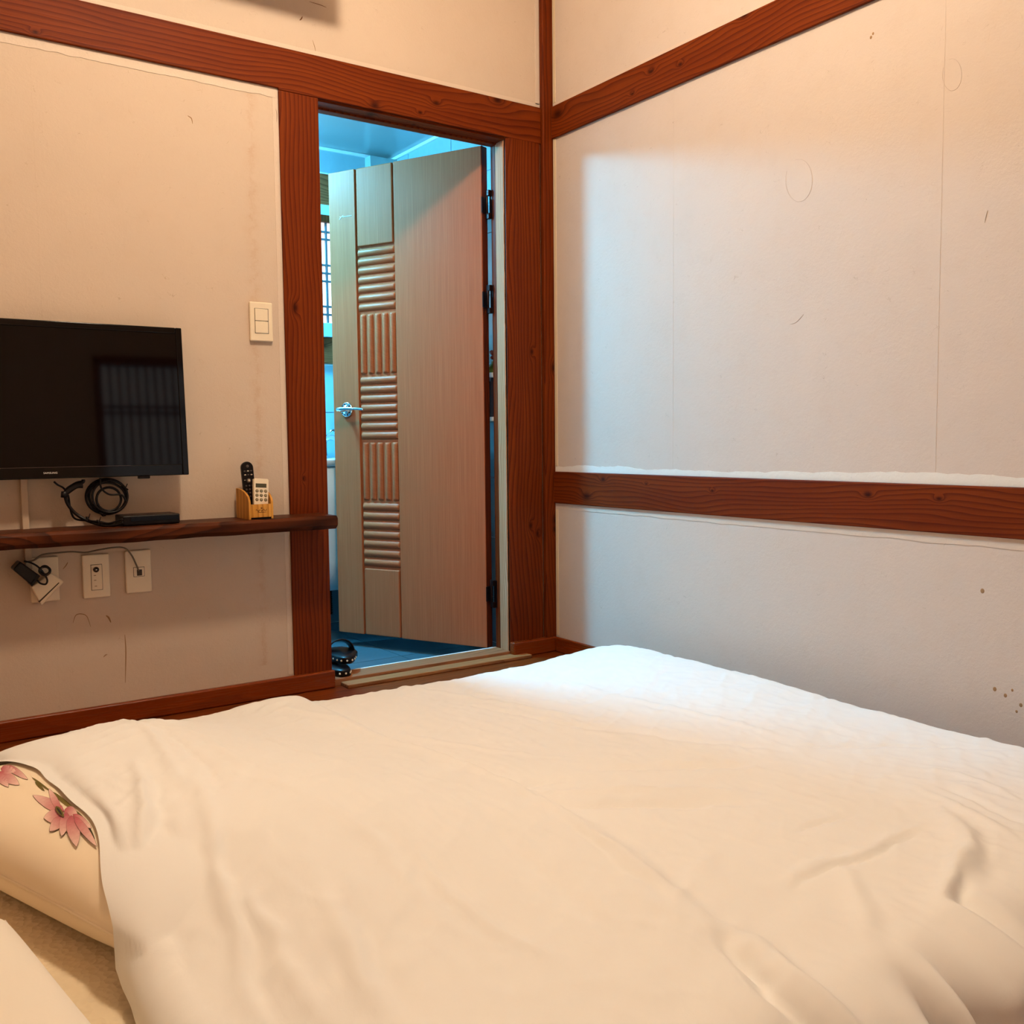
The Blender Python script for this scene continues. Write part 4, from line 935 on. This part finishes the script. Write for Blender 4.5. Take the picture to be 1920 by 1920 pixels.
def duvet_h(X, Y):
    h = np.full(X.shape, .131)
    h += .010*vnoise(X, Y, 2.2, 2.2, 3, 2)
    # fold ridge across the bed, higher on the head side
    xr = np.interp(-Y, [.4, .75, 1.1, 1.45, 1.7, 1.9, 2.1], [-1.23, -1.205, -1.18, -1.15, -1.17, -1.22, -1.25])
    d = X-xr; h += .017*(1-smoothstep(-.012, .035, d))*smoothstep(-.55, -.02, d)
    h += .010*np.exp(-((X+1.27)/.10)**2-((Y+.52)/.12)**2)
    h += .014*np.exp(-((X+.24)/.16)**2-((Y+.62)/.2)**2)
    h += .010*np.exp(-((X+.28)/.16)**2-((Y+1.2)/.5)**2)
    h -= .010*np.exp(-((X+.75)/.20)**2-((Y+1.0)/.5)**2)
    # pillow beneath
    pt = P1.top(X, Y); u, v = P1.loc(X, Y)
    dd = np.hypot(np.clip(u-P1.a*.5, 0, None), np.clip(np.abs(v)-P1.b*.68, 0, None)*np.where(v > 0, 1.6, .9))
    top_ = P1.cz+P1.T*.96+.014-.012*np.clip((-u-P1.a*.2)/P1.a, 0, 1)
    fall = 1-smoothstep(0, .44, dd); h = h+(top_-h)*fall
    dd2 = np.maximum(np.abs(u)-P1.a-.02, np.abs(v)-P1.b-.02); bulk = P1.cz+P1.T*(np.clip(1-np.abs(u/(P1.a+.02))**4.2, 0, 1)*np.clip(1-np.abs(v/(P1.b+.02))**4.2, 0, 1))**.5
    pt2 = np.where(dd2 < 0, bulk+.014, 0); k = .02; hh = np.clip(.5+.5*(pt2-h)/k, 0, 1); h = h*(1-hh)+pt2*hh+k*hh*(1-hh)
    # near the head edge the cover sinks to the sheet beside the pillow
    sink = smoothstep(-1.33, -1.50, Y)*(1-smoothstep(-1.86, -1.60, X)); h -= .050*sink
    Z = .135
    X0_, Y0_ = X, Y; X = X0_+.007*vnoise(X0_, Y0_, 13, 13, 71, 2)+.003*vnoise(X0_, Y0_, 40, 40, 73, 1); Y = Y0_+.007*vnoise(X0_, Y0_, 13, 13, 72, 2)+.003*vnoise(X0_, Y0_, 40, 40, 74, 1)
    S_ = [([(480, 1330), (620, 1350), (800, 1422), (960, 1488), (1150, 1606), (1320, 1722)], .012, .006),
          ([(640, 1340), (830, 1412), (1000, 1482)], .008, -.004),
          ([(200, 1405), (280, 1460), (340, 1550), (360, 1610)], .010, .006), ([(230, 1400), (310, 1450), (385, 1530), (430, 1590)], .009, -.006),
          ([(250, 1390), (360, 1440), (460, 1540)], .010, .005),
          ([(365, 1555), (415, 1690), (450, 1805), (500, 1920)], .014, .012), ([(385, 1600), (440, 1720), (480, 1830), (530, 1930)], .012, -.008),
          ([(262, 1520), (270, 1640), (282, 1750)], .010, .009), ([(300, 1560), (310, 1680), (340, 1850)], .014, -.009),
          ([(420, 1700), (500, 1780), (570, 1860), (640, 1920)], .012, .007),
          ([(600, 1715), (675, 1815), (725, 1900)], .016, .009), ([(640, 1715), (720, 1815), (780, 1900)], .016, -.006),
          ([(765, 1635), (850, 1700), (960, 1765), (1060, 1820)], .009, .006), ([(490, 1410), (550, 1455), (620, 1500)], .007, .004),
          ([(985, 1512), (1150, 1511), (1410, 1506)], .018, -.014), ([(980, 1488), (1150, 1486), (1400, 1488)], .014, .008), ([(955, 1477), (1020, 1466), (1075, 1464)], .014, -.010),
          ([(1100, 1440), (1250, 1434), (1420, 1430)], .016, -.010),
          ([(1455, 1677), (1525, 1647), (1630, 1614), (1670, 1591), (1740, 1551)], .005, -.006), ([(1450, 1662), (1525, 1632), (1625, 1600), (1735, 1540)], .012, .005),
          ([(1490, 1562), (1545, 1545), (1595, 1526)], .007, -.006), ([(1350, 1600), (1300, 1650), (1270, 1700)], .010, .004),
          ([(1350, 1757), (1410, 1832), (1490, 1920)], .016, -.022), ([(1385, 1745), (1470, 1815), (1560, 1900)], .016, .014),
          ([(1590, 1640), (1610, 1700), (1630, 1770)], .016, .008),
          ([(1770, 1525), (1808, 1600), (1800, 1660), (1780, 1740)], .020, .022), ([(1815, 1640), (1808, 1700), (1795, 1780)], .012, -.026),
          ([(1710, 1480), (1810, 1525), (1915, 1582)], .010, .008), ([(1740, 1470), (1840, 1510), (1930, 1550)], .009, -.006), ([(1690, 1440), (1800, 1460), (1930, 1510)], .009, .005),
          ([(700, 1270), (900, 1300), (1100, 1330)], .012, .004), ([(820, 1300), (1000, 1330), (1250, 1380)], .010, -.004), ([(1000, 1260), (1250, 1320), (1500, 1390)], .012, .004),
          ([(1120, 1350), (1300, 1385), (1480, 1405)], .010, -.004), ([(720, 1360), (900, 1400), (1100, 1420)], .010, .004), ([(1480, 1395), (1700, 1400), (1925, 1408)], .006, -.004),
          ([(1060, 1560), (1180, 1650), (1280, 1720)], .010, -.005), ([(500, 1560), (700, 1640), (860, 1760)], .014, .004), ([(900, 1560), (1050, 1680), (1200, 1820)], .016, -.004)]
    for pts, wd, am in S_: h = seg(h, X, Y, pts, wd, am*1.05, Z)
    X, Y = X0_, Y0_
    # fine crumple
    n1 = vnoise(X, Y, 9, 22, 11, 2, .55); n2 = vnoise(X, Y, 24, 9, 17, 2, .2); n3 = vnoise(X, Y, 30, 60, 23, 2, .8)
    h += .0022*(1-np.abs(n1))**2*1.2+.0016*(1-np.abs(n2))**3+.0007*n3
    return h
NXg, NYg = 330, 330
pp = np.linspace(XH-.10, XF+.20, NXg); qq = np.linspace(YNR-.30, YF+.20, NYg)
PPx, QQy = np.meshgrid(pp, qq, indexing='ij')
cx_ = np.clip(PPx, XH, XF); cy_ = np.clip(QQy, YNR, YF)
ex, ey = PPx-cx_, QQy-cy_; dist = np.hypot(ex, ey)+1e-9; nx_, ny_ = ex/dist, ey/dist
R_ = np.where(ex < 0, .055, .085); R_ = np.where((ey < 0) & (ex >= 0), .075, R_)
ang = np.clip(dist/R_, 0, math.pi/2); rest = np.maximum(dist-R_*math.pi/2, 0)
outd = np.where(dist > 1e-6, R_*np.sin(ang), 0)+rest*.12; drop = R_*(1-np.cos(ang))+rest
hc = duvet_h(cx_, cy_)
# hanging folds along the near edge
near = np.clip(-ey, 0, None); w_n = smoothstep(0, .11, near)
xk = [-1.95, -1.7, -1.5, -1.38, -1.325, -1.26, -1.19, -1.15, -1.10, -1.062, -1.042, -.99, -.90, -.82, -.72, -.6, -.45, -.3, -.1]
yk = [.02, .035, .05, .055, .005, .045, .050, .060, -.015, .065, .000, .050, .065, .020, .055, .025, .055, .02, .04]
xs_f = np.linspace(-2.0, 0, 801); fr_ = np.interp(xs_f, xk, yk); kk = np.exp(-np.linspace(-2, 2, 13)**2); fr_ = np.convolve(np.pad(fr_, 6, 'edge'), kk/kk.sum(), 'valid')
s1 = np.interp(cx_+.25*near*np.sign(cx_+1.1)*.3, xs_f, fr_)+.010*vnoise(cx_, near, 9, 6, 31, 2)
outd = outd + w_n*s1*(1+1.2*rest)+np.where(ey < 0, rest*.25, 0)
far = np.clip(ey, 0, None)+np.clip(ex, 0, None); w_f = smoothstep(0, .1, far)
outd = outd + w_f*.008*vnoise(cx_+cy_, cx_-cy_, 7, 7, 41, 2)
Xd, Yd = cx_+nx_*outd, cy_+ny_*outd; Zd = hc-drop
Yd = Yd + .004*vnoise(PPx, QQy, 6, 6, 51, 2)
# wavy head edge
Xd = Xd + np.where(ex < .0, 1, 0)*(-.085*smoothstep(-1.02, -.74, QQy)+.028*np.exp(-((QQy+1.29)/.12)**2))*smoothstep(0, .05, -ex)
Xd = Xd + np.where(ex < 0, .010*vnoise(QQy, QQy*0, 6, 1, 61, 2)*smoothstep(0, .06, -ex), 0)
sup = np.full(Xd.shape, .004)
inm = (Xd > -2.42) & (Xd < -.17) & (Yd > -2.10) & (Yd < -.54); sup = np.where(inm, MZ+.003, sup)
pt = P1.top(Xd, Yd); u_, v_ = P1.loc(Xd, Yd); q_ = np.clip(1-np.abs(u_/(P1.a+.006))**P1.p, 0, 1)*np.clip(1-np.abs(v_/(P1.b+.006))**P1.p, 0, 1)
sup = np.maximum(sup, np.where(q_ > 0, P1.cz+P1.T*q_**.5+.006, 0))
Zd = np.maximum(Zd, sup + .0)
V = np.stack([Xd, Yd, Zd], -1).reshape(-1, 3); idx = np.arange(NXg*NYg).reshape(NXg, NYg)
Fq = np.stack([idx[:-1, :-1], idx[1:, :-1], idx[1:, 1:], idx[:-1, 1:]], -1).reshape(-1, 4)
me = bpy.data.meshes.new('duvet'); me.from_pydata(V.tolist(), [], Fq.tolist()); me.update()
duvet = link('duvet', me, m_duvet, None, True)
tag(duvet, 'rumpled white cotton duvet spread over the floor bed', 'duvet')
